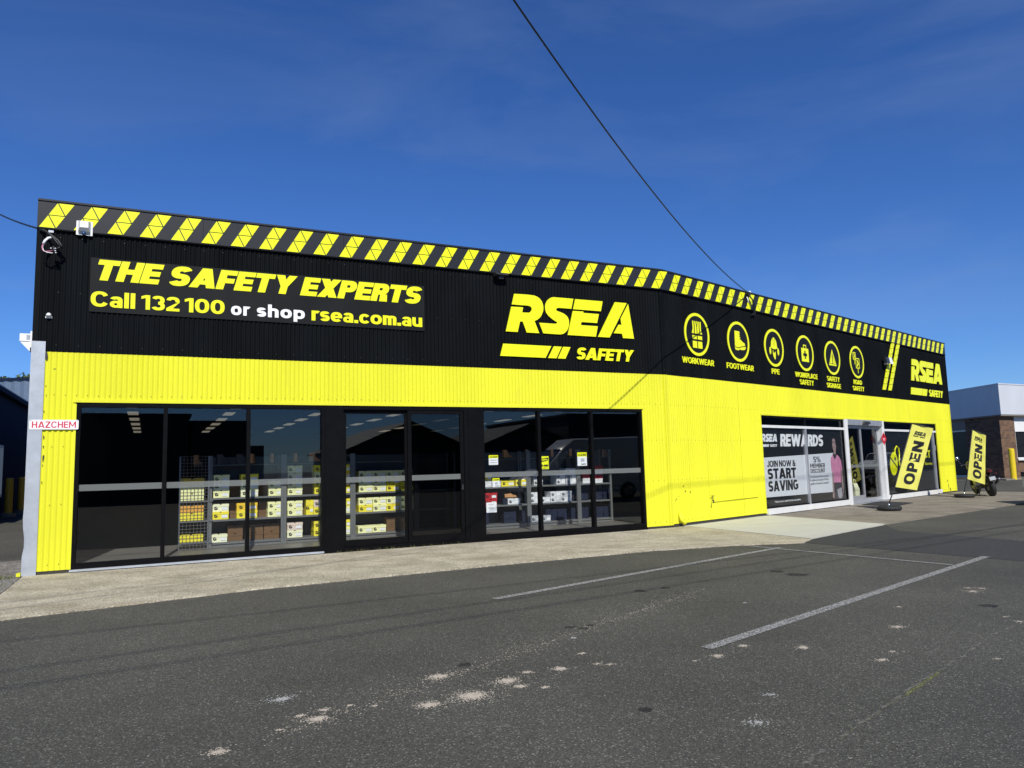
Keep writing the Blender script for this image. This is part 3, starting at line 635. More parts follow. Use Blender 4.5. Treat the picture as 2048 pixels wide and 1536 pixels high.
# body behind the facade
NA, NB = Vector((-math.sin(ANG_A), math.cos(ANG_A))), Vector((-math.sin(ANG_B), math.cos(ANG_B)))
bk0, bk1 = A0 + NA * 26, B1 + NB * 24
foot = [tuple(A0 + NA * .14), tuple(A1 + NA * .14), tuple(B1 + NB * .14), tuple(bk1), tuple(bk0)]
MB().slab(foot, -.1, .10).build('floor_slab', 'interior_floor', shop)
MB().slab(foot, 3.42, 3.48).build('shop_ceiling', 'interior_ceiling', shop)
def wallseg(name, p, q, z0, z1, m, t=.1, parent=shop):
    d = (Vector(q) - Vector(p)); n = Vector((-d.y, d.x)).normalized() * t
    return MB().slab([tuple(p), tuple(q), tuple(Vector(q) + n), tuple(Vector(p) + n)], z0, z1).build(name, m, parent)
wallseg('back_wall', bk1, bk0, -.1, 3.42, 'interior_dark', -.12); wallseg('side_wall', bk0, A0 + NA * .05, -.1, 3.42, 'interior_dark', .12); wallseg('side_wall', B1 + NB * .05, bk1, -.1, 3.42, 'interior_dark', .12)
rf = [tuple(A0 + NA * .02 - Vector((math.cos(ANG_A), math.sin(ANG_A))) * .1), tuple(A1 + NA * .02), tuple(B1 + NB * .02), tuple(bk1), tuple(bk0 - Vector((math.cos(ANG_A), math.sin(ANG_A))) * .1)]
MB().slab(rf, 3.62, 3.70).build('roof', 'galvanised', shop)
# backing behind cladding (parapet frame and inner linings)
for M, L, o0, o1, y0 in ((FA, LEN_A, OA0, OA1, .03), (FB, LEN_B, OB0, OB1, .03)):
    MB().box(.02, L - .02, y0, y0 + .08, ZO + .02, 5.86).build('inner_lining', 'interior_dark', shop, M)
    MB().box(.02, o0 - .02, y0, y0 + .08, .0, ZO + .02).build('inner_lining', 'interior_dark', shop, M); MB().box(o1 + .02, L - .02, y0, y0 + .08, .0, ZO + .02).build('inner_lining', 'interior_dark', shop, M)
    MB().box(0.02, o0, .0, .03, -.05, .06).build('footing', 'bare_chip', shop, M); MB().box(o1, L, .0, .03, -.05, .06).build('footing', 'bare_chip', shop, M)
# screws along the girts
scr = MB()
def screws(M, s0, s1, z, step=.1524):
    k = math.ceil(s0 / step)
    while k * step < s1:
        p = M @ Vector((k * step, -RIB - .003, z + random.uniform(-.006, .006))); q = M @ Vector((k * step, -RIB - .009, z)); q.z = p.z
        scr.tube([p, q], .0065, 5); k += 1
for z in (.14, 1.05, 1.95, 2.76): screws(FA, .2, OA0 - .03, z); screws(FA, OA1 + .04, LEN_A - .02, z); screws(FB, .05, OB0 - .04, z); screws(FB, OB1 + .05, LEN_B - .04, z)
screws(FA, OA0, OA1, 2.755); screws(FB, OB0, OB1, 2.755, .2286)
for z in (3.55, 4.4, 5.3): screws(FA, .1, LEN_A, z, .3048); screws(FB, .1, LEN_B, z, .3048)
tag(scr.build('screw_heads', 'screw_head', shop), kind='stuff')
# flaked paint near the corner guard, at the tap and low on the wall
def chip(M, s, z, w, h):
    n = 9; P = []
    for i in range(n):
        a = 2 * math.pi * i / n; r = random.uniform(.55, 1.1); P.append((s + w * r * math.cos(a), z + h * r * math.sin(a)))
    return MB().plate(P, -RIB - .0035, -RIB + .004).build('paint_chip', 'bare_chip', shop, M)
chip(FA, .185, 3.36, .025, .08)
for s, z, w, h in [(.19, 2.9, .006, .02), (.20, 2.75, .005, .015), (.19, 2.1, .01, .035), (.19, 1.95, .008, .02), (.195, 1.78, .013, .065), (.19, 1.66, .006, .02), (.19, 1.4, .006, .02), (.18, 2.5, .006, .02), (.3, 3.17, .02, .006)]: chip(FA, s, z, w, h)
for s, z, w, h in [(.55, .78, .015, .04), (.5, .9, .008, .02), (.2, .62, .02, .01), (.16, .58, .006, .02), (.3, .68, .012, .008), (.75, .75, .006, .03), (17.85, .22, .03, .16), (17.8, .45, .015, .06), (18.05, .12, .03, .07)]: chip(FB, s, z, w, h)
MB().tube([FB @ Vector((.26, -.05, .30)), FB @ Vector((.28, -.06, .16)), FB @ Vector((.33, -.14, .06))], .045, 12).build('spout', 'yellow_paint', shop, smooth=True)
tp = MB().tube([FB @ Vector((1.62, -.02, .52)), FB @ Vector((1.55, -.11, .52)), FB @ Vector((1.53, -.12, .46))], .014, 8)
tp.tube([FB @ Vector((1.6, -.06, .52)), FB @ Vector((1.6, -.06, .62))], .009, 6).tube([FB @ Vector((1.54, -.06, .625)), FB @ Vector((1.66, -.06, .625))], .009, 6)
tp.build('tap', 'dark_metal', shop)
pz = MB(); pz.tube([FB @ Vector((1.64 + .1 * i, -RIB - .012, .49 + .001 * i)) for i in range(22)], .011, 6); pz.build('water_pipe', 'yellow_paint', shop)

# ---------- windows of the left facade (black frames)
def pane(parent, M, s0, s1, z0, z1, y=.05, m='pane_glass'): return MB().box(s0, s1, y, y + .008, z0, z1).build('pane', m, parent, M)
def frostband(parent, M, s0, s1, z0, z1, y): return MB().box(s0, s1, y, y + .002, z0, z1).build('frosted_band', 'band_frost', parent, M)
FZ0, FZ1 = .045, 2.645
def win(M, s0, s1, muls, m='frame_black', fw=.06, y0=-.012, y1=.11):
    f = MB().box(s0, s1, y0, y1, FZ1 - .07, FZ1).box(s0, s1, y0, y1, FZ0, FZ0 + .085).box(s0, s0 + fw, y0 + .001, y1 - .001, FZ0 + .085, FZ1 - .07).box(s1 - fw, s1, y0 + .001, y1 - .001, FZ0 + .085, FZ1 - .07)
    for q in muls: f.box(q - .032, q + .032, y0 + .004, y1 - .004, FZ0 + .085, FZ1 - .07)
    w = f.build('window_frame', m, shop, M)
    e = [s0 + fw / 2] + list(muls) + [s1 - fw / 2]
    for a, c in zip(e[:-1], e[1:]):
        pane(w, M, a, c, FZ0 + .08, FZ1 - .06); frostband(w, M, a + .032, c - .032, 1.245, 1.345, .0475)
    return w
win(FA, OA0 + .018, 4.52, (1.901, 3.212)); win(FA, 7.61, OA1 - .018, (8.922, 10.204))
for s0, s1 in ((4.523, 4.82), (7.33, 7.608)): MB().box(s0, s1, -.016, .14, .03, FZ1).build('column_cover', 'frame_black', shop, FA)
MB().box(OA0, 4.5, -.06, .06, .012, .043).build('sill_strip', 'galvanised', shop, FA)
MB().box(4.5, OA1, -.03, .1, .0, .043).build('sill_strip', 'frame_black', shop, FA)
df = MB().box(4.82, 7.33, -.006, .11, 2.575, FZ1).box(4.82, 4.86, -.005, .109, .05, 2.575).box(7.24, 7.33, -.005, .109, .05, 2.575).box(4.82, 7.33, -.006, .11, .045, .075)
df.build('door_frame', 'frame_black', shop, FA)
def leaf(name, s0, s1, y, st, gm, zb=.20):
    d = MB().box(s0, s0 + st, y, y + .045, .08, 2.57).box(s1 - st, s1, y, y + .045, .08, 2.57).box(s0 + st, s1 - st, y + .001, y + .044, .08, zb).box(s0 + st, s1 - st, y + .001, y + .044, 2.50, 2.57).build(name, 'frame_black', shop, FA)
    pane(d, FA, s0 + st - .005, s1 - st + .005, zb - .005, 2.505, y + .018, gm); frostband(d, FA, s0 + st, s1 - st, 1.235, 1.335, y + .012); return d
leaf('sliding_door', 4.87, 6.09, .055, .05, 'pane_glass')
d2 = leaf('screen_door', 6.085, 7.23, .003, .075, 'screen_mesh_glass')
MB().box(7.175, 7.205, -.012, .002, 1.03, 1.13).build('door_handle', 'chrome', d2, FA)
# ---------- windows and entrance of the right facade (white and silver frames)
Z0b, Z1b, ZTR = .17, 2.615, 2.335
def winb(s0, s1, muls):
    f = MB().box(s0, s1, 0, .1, Z1b - .04, Z1b).box(s0, s0 + .03, .001, .099, Z0b, Z1b - .04).box(s1 - .03, s1, .001, .099, Z0b, Z1b - .04).box(s0, s1, .002, .098, Z0b, Z0b + .035)
    f = f.build('window_frame', 'frame_black', shop, FB)
    MB().box(s0, s1, -.008, .09, ZTR - .035, ZTR + .035).build('transom_bar', 'frame_white', f, FB)
    for q in muls: MB().box(q - .045, q + .045, -.004, .088, Z0b, ZTR - .036).build('mullion', 'frame_silver', f, FB); MB().box(q - .045, q + .045, -.002, .088, ZTR + .036, Z1b - .04).build('mullion', 'frame_black', f, FB)
    e = [s0 + .02] + list(muls) + [s1 - .02]
    for a, c in zip(e[:-1], e[1:]): pane(f, FB, a, c, Z0b + .02, ZTR - .02, .035); pane(f, FB, a, c, ZTR + .02, Z1b - .03, .035)
    MB().box(s0, s1, -.07, .12, .02, Z0b - .003).build('sill', 'frame_white', f, FB)
    return f
winb(OB0 + .02, 9.10, (6.61,)); winb(12.12, OB1 - .02, (16.76,))
MB().box(9.10, 9.33, -.03, .14, .0, Z1b + .02).build('door_post', 'frame_white', shop, FB); MB().box(11.92, 12.12, -.03, .14, .0, Z1b + .02).build('door_post', 'frame_white', shop, FB)
dh = MB().box(9.33, 11.92, -.05, .16, 2.46, Z1b + .02).build('door_header', 'frame_silver', shop, FB)
MB().plate([(10.35, 2.50), (10.85, 2.50), (10.8, 2.585), (10.4, 2.585)], -.12, -.052).build('door_sensor', 'dark_metal', dh, FB)
def auto_leaf(s0, s1, y, st, foot_):
    d = MB().box(s0, s0 + st, y, y + .05, .05, 2.455).box(s1 - st, s1, y, y + .05, .05, 2.455).box(s0 + st, s1 - st, y + .001, y + .049, .05, foot_).box(s0 + st, s1 - st, y + .001, y + .049, 2.36, 2.455).build('sliding_door', 'frame_silver', shop, FB)
    pane(d, FB, s0 + st - .004, s1 - st + .004, foot_ - .004, 2.365, y + .02); frostband(d, FB, s0 + st, s1 - st, 1.13, 1.22, y + .012)
auto_leaf(9.34, 10.46, .05, .07, .25); auto_leaf(10.42, 11.91, .11, .08, .14)
MB().box(9.3, 11.95, -.1, .2, .0, .045).build('threshold', 'frame_silver', shop, FB)
MB().box(16.80, 16.83, -.02, .02, 1.62, 1.82).build('intercom', 'grey_metal', shop, FB)

# ================================================================== signs on the facades
sg = thing('sign_board', 'long black sign board reading THE SAFETY EXPERTS with phone number and web address', 'sign', FA @ T(.74, -.02, 4.12))
MB().box(.74, 3.60, -.034, -.019, 4.12, 5.015).build('panel', 'black_panel', sg, FA); MB().box(3.603, 6.44, -.034, -.019, 4.12, 5.015).build('panel', 'black_panel', sg, FA)
K = dict(v=.30, h=.245, shear=.27, gap=.03)
letters(sg, FA, 'THE', .775, 1.825, 4.645, 4.99, 'letter_yellow', -.034, .006, **K)
letters(sg, FA, 'SAFETY', 1.875, 4.02, 4.645, 4.99, 'letter_yellow', -.034, .006, **K)
letters(sg, FA, 'EXPERTS', 4.06, 6.425, 4.645, 4.99, 'letter_yellow', -.034, .006, **K)
K = dict(v=.215, h=.19, gap=.075)
letters(sg, FA, 'Call', .757, 1.40, 4.205, 4.46, 'letter_yellow', -.034, .006, **K)
letters(sg, FA, '132', 1.49, 2.07, 4.205, 4.45, 'letter_yellow', -.034, .006, **K); letters(sg, FA, '100', 2.15, 2.785, 4.205, 4.45, 'letter_yellow', -.034, .006, **K)
K = dict(v=.225, h=.2, gap=.11)
letters(sg, FA, 'or', 2.89, 3.20, 4.205, 4.43, 'letter_white', -.034, .006, **K); letters(sg, FA, 'shop', 3.32, 4.15, 4.205, 4.43, 'letter_white', -.034, .006, **K)
letters(sg, FA, 'rsea.com.au', 4.27, 6.39, 4.195, 4.445, 'letter_yellow', -.034, .006, v=.215, h=.19, gap=.06)

LOGO = {'R': [(.222, 1.317), (.515, 1.325), (.689, 1.318), (.765, 1.297), (.825, 1.26), (.875, 1.20), (.9, 1.12), (.904, 1.054), (.895, 1.0), (.874, .947), (.845, .89), (.8, .841), (.745, .8), (.682, .773), (.784, .518), (.489, .516), (.405, .741), (.341, .741), (.279, .515), (.008, .514), (.148, 1.042), (.423, 1.045), (.397, .935), (.549, .939), (.58, .95), (.605, .975), (.622, 1.005), (.624, 1.04), (.604, 1.071), (.57, 1.085), (.53, 1.09), (.161, 1.089)],
        'S': [(1.65, 1.32), (1.589, 1.096), (1.283, 1.096), (1.243, 1.09), (1.218, 1.07), (1.21, 1.044), (1.233, 1.024), (1.32, 1.003), (1.399, .976), (1.455, .943), (1.493, .903), (1.517, .85), (1.521, .798), (1.515, .73), (1.496, .668), (1.463, .613), (1.419, .568), (1.365, .536), (1.297, .519), (.883, .521), (.792, .742), (1.162, .742), (1.205, .748), (1.228, .765), (1.22, .785), (1.188, .798), (1.12, .835), (1.06, .875), (1.005, .92), (.969, .964), (.949, 1.02), (.945, 1.078), (.952, 1.135), (.972, 1.186), (1.005, 1.237), (1.051, 1.276), (1.1, 1.305), (1.16, 1.319)],
        'E1': [(1.696, 1.317), (2.398, 1.319), (2.342, 1.094), (1.635, 1.092)], 'E2': [(1.626, 1.053), (1.893, 1.056), (1.888, 1.026), (2.288, 1.026), (2.233, .823), (1.833, .823), (1.815, .752), (2.247, .752), (2.188, .518), (1.478, .518)],
        'A1': [(2.723, 1.326), (3.038, 1.326), (2.544, .519), (2.244, .519)], 'A2': [(3.077, 1.307), (3.194, .525), (2.899, .525), (2.878, .622), (2.662, .622), (2.797, .821), (2.875, .821), (2.856, .958)],
        'b1': [(-.06, .255), (1.066, .255), (.92, 0), (-.133, 0)], 'b2': [(1.127, .255), (1.318, .255), (1.179, 0), (.981, 0)], 'b3': [(1.354, .255), (1.535, .255), (1.399, 0), (1.217, 0)]}
def logo(parent, M, s, z, k, m, y, t, whole=None, fy=1.0):
    """wordmark RSEA over bars and SAFETY; k = scale"""
    f = lambda P: [(s + x * k * fy, z + q * k) for x, q in P]
    if whole:
        b = MB()
        for i, P in enumerate(LOGO.values()): b.plate(f(P), y - t, y)
        for c, g in text('SAFETY', s + 1.66 * k * fy, s + 3.18 * k * fy, z, z + .262 * k, v=.27, h=.22, shear=.25, gap=.04):
            for i, q in enumerate(g): b.plate(q, y - t - .0003 * i, y)
        return b.build(whole, m, parent, M)
    for keys, n in ((('R',), 'letter'), (('S',), 'letter'), (('E1', 'E2'), 'letter'), (('A1', 'A2'), 'letter'), (('b1',), 'bar'), (('b2',), 'bar'), (('b3',), 'bar')):
        b = MB()
        for q in keys: b.plate(f(LOGO[q]), y - t, y)
        b.build(n, m, parent, M)
    letters(parent, M, 'SAFETY', s + 1.66 * k, s + 3.18 * k, z, z + .262 * k, m, y, t, v=.27, h=.22, shear=.25, gap=.04)
lg = thing('logo_sign', 'large yellow cut-out RSEA SAFETY letters on black cladding left of the wall bend', 'sign', FA @ T(8.19, -.02, 3.7)); logo(lg, FA, 8.19, 3.70, 1.0, 'letter_yellow', -.02, .018)
lg = thing('logo_sign', 'yellow cut-out RSEA SAFETY letters at the far right end of the shop wall', 'sign', FB @ T(14.93, -.02, 3.66)); logo(lg, FB, 14.93, 3.665, 1.0, 'letter_yellow', -.02, .018)

# round category signs
def S2(P, c, k): return [(c[0] + x * k, c[1] + y * k) for x, y in P]
def icon(kind):
    if kind == 'vest':
        L = [[(-.30, .54), (-.22, .54), (-.20, .30), (-.22, .03), (-.36, .03), (-.29, .22)], [(-.16, .54), (-.09, .54), (-.025, .30), (-.025, .03), (-.16, .03), (-.135, .3)]]
        L += [[(-x, y) for x, y in p] for p in L] + [[(-.035, .54), (.035, .54), (0, .38)]]
        return L + [rc(-.34, -.20, -.035, -.05), rc(.035, -.20, .34, -.05), rc(-.33, -.56, -.035, -.28), rc(.035, -.56, .33, -.28)]
    if kind == 'boot':
        return [[(x * 1.16 - .02, y * .92) for x, y in P] for P in [[(-.22, .50), (.10, .50), (.13, .44), (.13, .40), (.04, .38), (.13, .34), (.13, .30), (.05, .27), (.14, .23), (.16, .18), (.07, .14), (.19, .10), (.30, .02), (.44, -.04), (.47, -.14), (.38, -.18), (.22, -.20), (.05, -.27), (-.10, -.28), (-.24, -.22)],
                [(-.26, -.25), (-.10, -.32), (.06, -.31), (.22, -.24), (.40, -.22), (.50, -.18), (.50, -.28), (.40, -.36), (.20, -.38), (.08, -.36), (-.02, -.42), (-.22, -.40)]]]
    if kind == 'ppe':
        return [[(-.28, .06), (-.24, .28), (-.13, .42), (-.09, .44), (-.07, .1), (-.05, .1), (-.06, .48), (.06, .48), (.05, .1), (.07, .1), (.09, .44), (.13, .42), (.24, .28), (.28, .06), (.33, .0), (.1, -.06), (-.1, -.06), (-.33, .0)],
                disc(-.36, -.16, .08, 14, .17), disc(.36, -.16, .08, 14, .17), [(-.14, -.16), (-.10, -.10), (-.10, -.2), (.0, -.24), (.08, -.2), (.08, -.14), (.12, -.2), (.10, -.4), (.06, -.55), (-.04, -.5), (-.12, -.36)]]
    if kind == 'aid':
        o = [(-.34, -.40), (.34, -.40), (.34, .22), (-.34, .22)]
        c = .07; a = .2; cy = -.08
        return [rc(-.36, -.42, .36, cy - a), rc(-.36, cy + a, .36, .24), rc(-.36, cy - a, -a, cy + a), rc(a, cy - a, .36, cy + a), rc(-a, cy - a, -c, cy - c), rc(c, cy - a, a, cy - c), rc(-a, cy + c, -c, cy + a), rc(c, cy + c, a, cy + a), rc(-.15, .24, -.10, .36), rc(.10, .24, .15, .36), rc(-.15, .36, .15, .41)]
    if kind == 'warn':
        o = [(-.42, -.40), (.42, -.40), (0, .44)]; i = [(-.30, -.33), (.30, -.33), (0, .28)]; j = [(-.25, -.30), (.25, -.30), (0, .21)]
        R3 = [[o[k], o[(k + 1) % 3], i[(k + 1) % 3], i[k]] for k in range(3)]
        return R3 + [[j[0], (-.045, -.30), (-.045, .06), (0, .21)], [j[1], (0, .21), (.045, .06), (.045, -.30)]]
    if kind == 'road':
        def fr(x0, y0, x1, y1, t): return [rc(x0, y0, x1, y0 + t), rc(x0, y1 - t, x1, y1), rc(x0, y0 + t, x0 + t, y1 - t), rc(x1 - t, y0 + t, x1, y1 - t)]
        return fr(-.46, .12, -.12, .52, .05) + fr(-.16, -.34, .30, .22, .05) + [rc(-.30, -.14, -.26, .12), rc(.05, -.60, .10, -.34), [(-.38, .20), (-.30, .20), (-.20, .32), (-.30, .44), (-.38, .44), (-.29, .32)], [(-.06, -.24), (.06, -.24), (.20, -.06), (.06, .12), (-.06, .12), (.07, -.06)]]
for kind, cs, rows, desc in [('vest', 1.36, [('WORKWEAR', .686, 2.02)], 'round yellow vest sign captioned WORKWEAR'), ('boot', 3.23, [('FOOTWEAR', 2.607, 3.90)], 'round yellow boot sign captioned FOOTWEAR'),
                             ('ppe', 5.06, [('PPE', 4.85, 5.27)], 'round yellow hard hat sign captioned PPE'), ('aid', 6.85, [('WORKPLACE', 6.164, 7.531), ('SAFETY', 6.42, 7.26)], 'round yellow first aid case sign captioned WORKPLACE SAFETY'),
                             ('warn', 8.62, [('SAFETY', 8.16, 9.0), ('SIGNAGE', 8.115, 9.06)], 'round yellow warning triangle sign captioned SAFETY SIGNAGE'), ('road', 10.38, [('ROAD', 10.02, 10.64), ('SAFETY', 9.93, 10.77)], 'round yellow road chevron sign captioned ROAD SAFETY')]:
    t_ = thing('category_sign', desc, 'sign', FB @ T(cs, -.02, 3.57), 'round category signs along the right wall')
    b = MB(); c = (cs, 4.505); n = 48
    o, i = disc(*c, .525, n), disc(*c, .455, n)
    for k in range(n): b.plate([o[k], o[(k + 1) % n], i[(k + 1) % n], i[k]], -.032, -.018)
    b.build('ring', 'letter_yellow', t_, FB)
    b = MB(); b.plate(disc(*c, .457, n), -.026, -.019); b.build('backing_disc', 'black_panel', t_, FB)
    decal(t_, FB, 'icon', 'letter_yellow', [S2(P, c, .60) for P in icon(kind)], -.0262, .004)
    for r, (w, x0, x1) in enumerate(rows): letters(t_, FB, w, x0, x1, 3.775 - .205 * r, 3.92 - .205 * r, 'letter_yellow', -.019, .014, v=.185, h=.165, gap=.085)

hz = thing('hazchem_sign', 'small white HAZCHEM plate with red letters at the left corner', 'sign', FA @ T(0, -.04, 2.21))
decal(hz, FA, 'plate', 'letter_white', [rpoly(-.005, 2.215, .655, 2.365, .02)], -.038, .004); letters(hz, FA, 'HAZCHEM', .03, .62, 2.24, 2.34, 'hazchem_red', -.0425, .001, v=.17, h=.15, gap=.1)
for s in (.015, .635): MB().tube([(s, -.043, 2.35), (s, -.047, 2.35)], .006, 6).build('screw', 'screw_head', hz, FA)
dm = thing('hazard_diamond', 'small red flammable hazard diamond on the white entrance post', 'sign', FB @ T(12.02, -.03, 1.85))
decal(dm, FB, 'plate', 'red_sign', [[(12.02, 1.82), (12.24, 2.04), (12.02, 2.26), (11.80, 2.04)]], -.032, .004)
decal(dm, FB, 'flame', 'print_black', [[(11.985, 2.09), (12.055, 2.09), (12.06, 2.13), (12.02, 2.2), (11.99, 2.14)]], -.0365, .001); decal(dm, FB, 'print_line', 'letter_white', [rc(11.94, 2.03, 12.10, 2.05), rc(11.95, 1.99, 12.09, 2.005)], -.0365, .001)

# ---- printed films behind the right-hand windows
fm = thing('rewards_poster', 'wide window film reading RSEA REWARDS JOIN NOW & START SAVING beside a man in pink shirt', 'poster', FB @ T(4.16, .06, .2))
Y = .052
MB().box(4.15, 9.09, Y, Y + .006, .19, 2.30).build('backing_film', 'film_black', fm, FB)
MB().plate([(4.15, .46), (8.35, .44), (8.35, 1.60), (4.15, 1.50)], Y - .003, Y - .0005).build('grey_panel', 'film_grey', fm, FB)
logo(fm, FB, 4.20, 1.79, .26, 'letter_white', Y - .0005, .002, 'logo_print')
letters(fm, FB, 'REWARDS', 5.20, 7.78, 1.80, 2.14, 'letter_white', Y - .0005, .002, one='rewards_lettering', v=.28, h=.22, shear=.12, gap=.04)
letters(fm, FB, 'JOIN NOW &', 4.42, 5.98, 1.25, 1.42, 'print_black', Y - .0032, .001, one='join_lettering', v=.22, h=.19, gap=.06)
letters(fm, FB, 'START', 4.42, 5.98, .93, 1.21, 'print_black', Y - .0032, .001, one='start_lettering', v=.27, h=.22, gap=.05)
letters(fm, FB, 'SAVING', 4.42, 6.05, .60, .88, 'print_black', Y - .0032, .001, one='saving_lettering', v=.27, h=.22, gap=.05)
letters(fm, FB, '5%', 7.05, 7.50, 1.33, 1.50, 'print_black', Y - .0032, .001, one='percent_lettering', v=.2, h=.17, gap=.1)
letters(fm, FB, 'MEMBER', 6.84, 7.76, 1.18, 1.30, 'print_black', Y - .0032, .001, one='member_lettering', v=.19, h=.165, gap=.08)
letters(fm, FB, 'DISCOUNT', 6.84, 7.76, 1.03, 1.15, 'print_black', Y - .0032, .001, one='discount_lettering', v=.19, h=.165, gap=.08)
def small_text(parent, M, s, x, z, size, m, y, name='fine_print', x1=None):
    c = bpy.data.curves.new(name, 'FONT'); c.body = s; c.size = size; c.offset = size * .012; c.extrude = 0.0004
    o = bpy.data.objects.new('tmp', c); COL.objects.link(o); dg = bpy.context.evaluated_depsgraph_get(); me = bpy.data.meshes.new_from_object(o.evaluated_get(dg))
    w = max(v.co.x for v in me.vertices); sx = ((x1 - x) / w) if x1 else 1
    bpy.data.objects.remove(o); bpy.data.curves.remove(c); me.materials.clear(); me.materials.append(MATS[m]); me.name = name
    me.transform(Matrix.Rotation(R_(90), 4, 'X') @ Matrix.Diagonal((sx, 1, 1, 1)))
    return link(bpy.data.objects.new(name, me), M @ T(x, y, z), parent)
for k, s in enumerate(('On full priced items in-store', '& online. Just spend $150 to', 'qualify to become a member*')): small_text(fm, FB, s, 6.78, .90 - .10 * k, .085, 'print_black', Y - .004, x1=7.95)
small_text(fm, FB, '*Check in-store or online for full terms & conditions', 4.70, .30, .07, 'letter_white', Y - .002, x1=6.15)
MANQ = [('print_skin', [[(8.30, 1.50), (8.42, 1.56), (8.55, 1.50), (8.55, 1.66), (8.60, 1.78), (8.61, 1.98), (8.52, 2.10), (8.40, 2.12), (8.32, 2.04), (8.31, 1.88), (8.28, 1.84), (8.32, 1.72), (8.38, 1.66)],
                       [(8.10, 1.02), (8.20, 1.02), (8.24, .62), (8.20, .40), (8.14, .30), (8.06, .36), (8.08, .50)], [(8.86, 1.10), (8.98, 1.06), (9.00, .62), (8.95, .36), (8.88, .30), (8.86, .50), (8.88, .7)], disc(8.12, .34, .09, 12)]),
        ('print_black', [[(8.30, 2.0), (8.31, 2.12), (8.42, 2.20), (8.58, 2.16), (8.65, 2.02), (8.63, 1.86), (8.57, 1.80), (8.56, 1.95), (8.50, 2.03), (8.38, 2.03)], [(8.33, 1.93), (8.42, 1.94), (8.42, 1.915), (8.33, 1.905)], [(8.47, 1.94), (8.54, 1.93), (8.54, 1.905), (8.47, 1.915)], [(8.38, 1.775), (8.48, 1.775), (8.48, 1.76), (8.38, 1.76)]]),
        ('print_pink', [[(8.08, 1.04), (8.06, 1.34), (8.10, 1.46), (8.28, 1.56), (8.42, 1.48), (8.56, 1.56), (8.80, 1.48), (8.94, 1.34), (8.99, 1.08), (8.86, 1.06), (8.84, 1.2), (8.82, .70), (8.20, .72), (8.22, 1.2), (8.2, 1.03)]]),
        ('print_charcoal', [[(8.27, 1.55), (8.32, 1.62), (8.42, 1.50), (8.54, 1.62), (8.60, 1.55), (8.46, 1.42), (8.36, 1.42)], [(8.20, .715), (8.84, .695), (8.90, .45), (8.95, .20), (8.15, .20), (8.20, .5)]]),
        ('print_grey', [[(8.42, .50), (8.80, .56), (8.84, .30), (8.70, .22), (8.50, .26)]])]
mn = MB()
for k, (m, P) in enumerate(MANQ): decal(fm, FB, 'printed_figure', m, [[(8.52 + (x - 8.52) * .8, z) for x, z in q] for q in P], Y - .0034 - .0012 * k, .001)
cf = thing('collect_poster', 'black window film with yellow computer mouse and COLLECT lettering behind the flag', 'poster', FB @ T(12.15, .06, .2))
MB().box(12.16, 16.70, Y, Y + .006, .19, 2.30).build('backing_film', 'film_black', cf, FB)
decal(cf, FB, 'mouse_body', 'letter_yellow', [[(12.92 + .33 * math.cos(a) * 1 + .06 * math.sin(a), 1.20 + .40 * math.sin(a)) for a in [2 * math.pi * i / 30 for i in range(30)]]], Y - .0005, .002)
decal(cf, FB, 'mouse_line', 'film_black', [[(12.62, 1.40), (12.66, 1.44), (13.30, 1.02), (13.26, .98)], disc(13.05, 1.36, .07, 14)], Y - .0026, .001)
tb = MB(); tb.tube([(13.02, Y - .02, 1.50), (13.06, Y - .02, 1.68), (13.22, Y - .02, 1.80), (13.40, Y - .02, 1.72), (13.42, Y - .02, 1.5), (13.34, Y - .02, 1.3), (13.38, Y - .02, 1.12)], .014, 6); tb.build('mouse_cord', 'letter_yellow', cf, FB)
letters(cf, FB, 'COLLECT', 14.35, 16.42, 1.36, 1.64, 'letter_yellow', Y - .0005, .002, one='collect_lettering', v=.26, h=.2, gap=.05)
small_text(cf, FB, 'from our Stores', 14.6, 1.10, .15, 'letter_yellow', Y - .002, name='stores_lettering', x1=16.55)
nt = thing('door_notice', 'small red and white notice behind the entrance door glass', 'notice', FB @ T(9.6, .2, 1.4)); MB().box(9.55, 9.75, .2, .205, 1.48, 1.80).build('sheet', 'red_sign', nt, FB); decal(nt, FB, 'print', 'letter_white', [rc(9.58, 1.6, 9.72, 1.7)], .1995, .001)

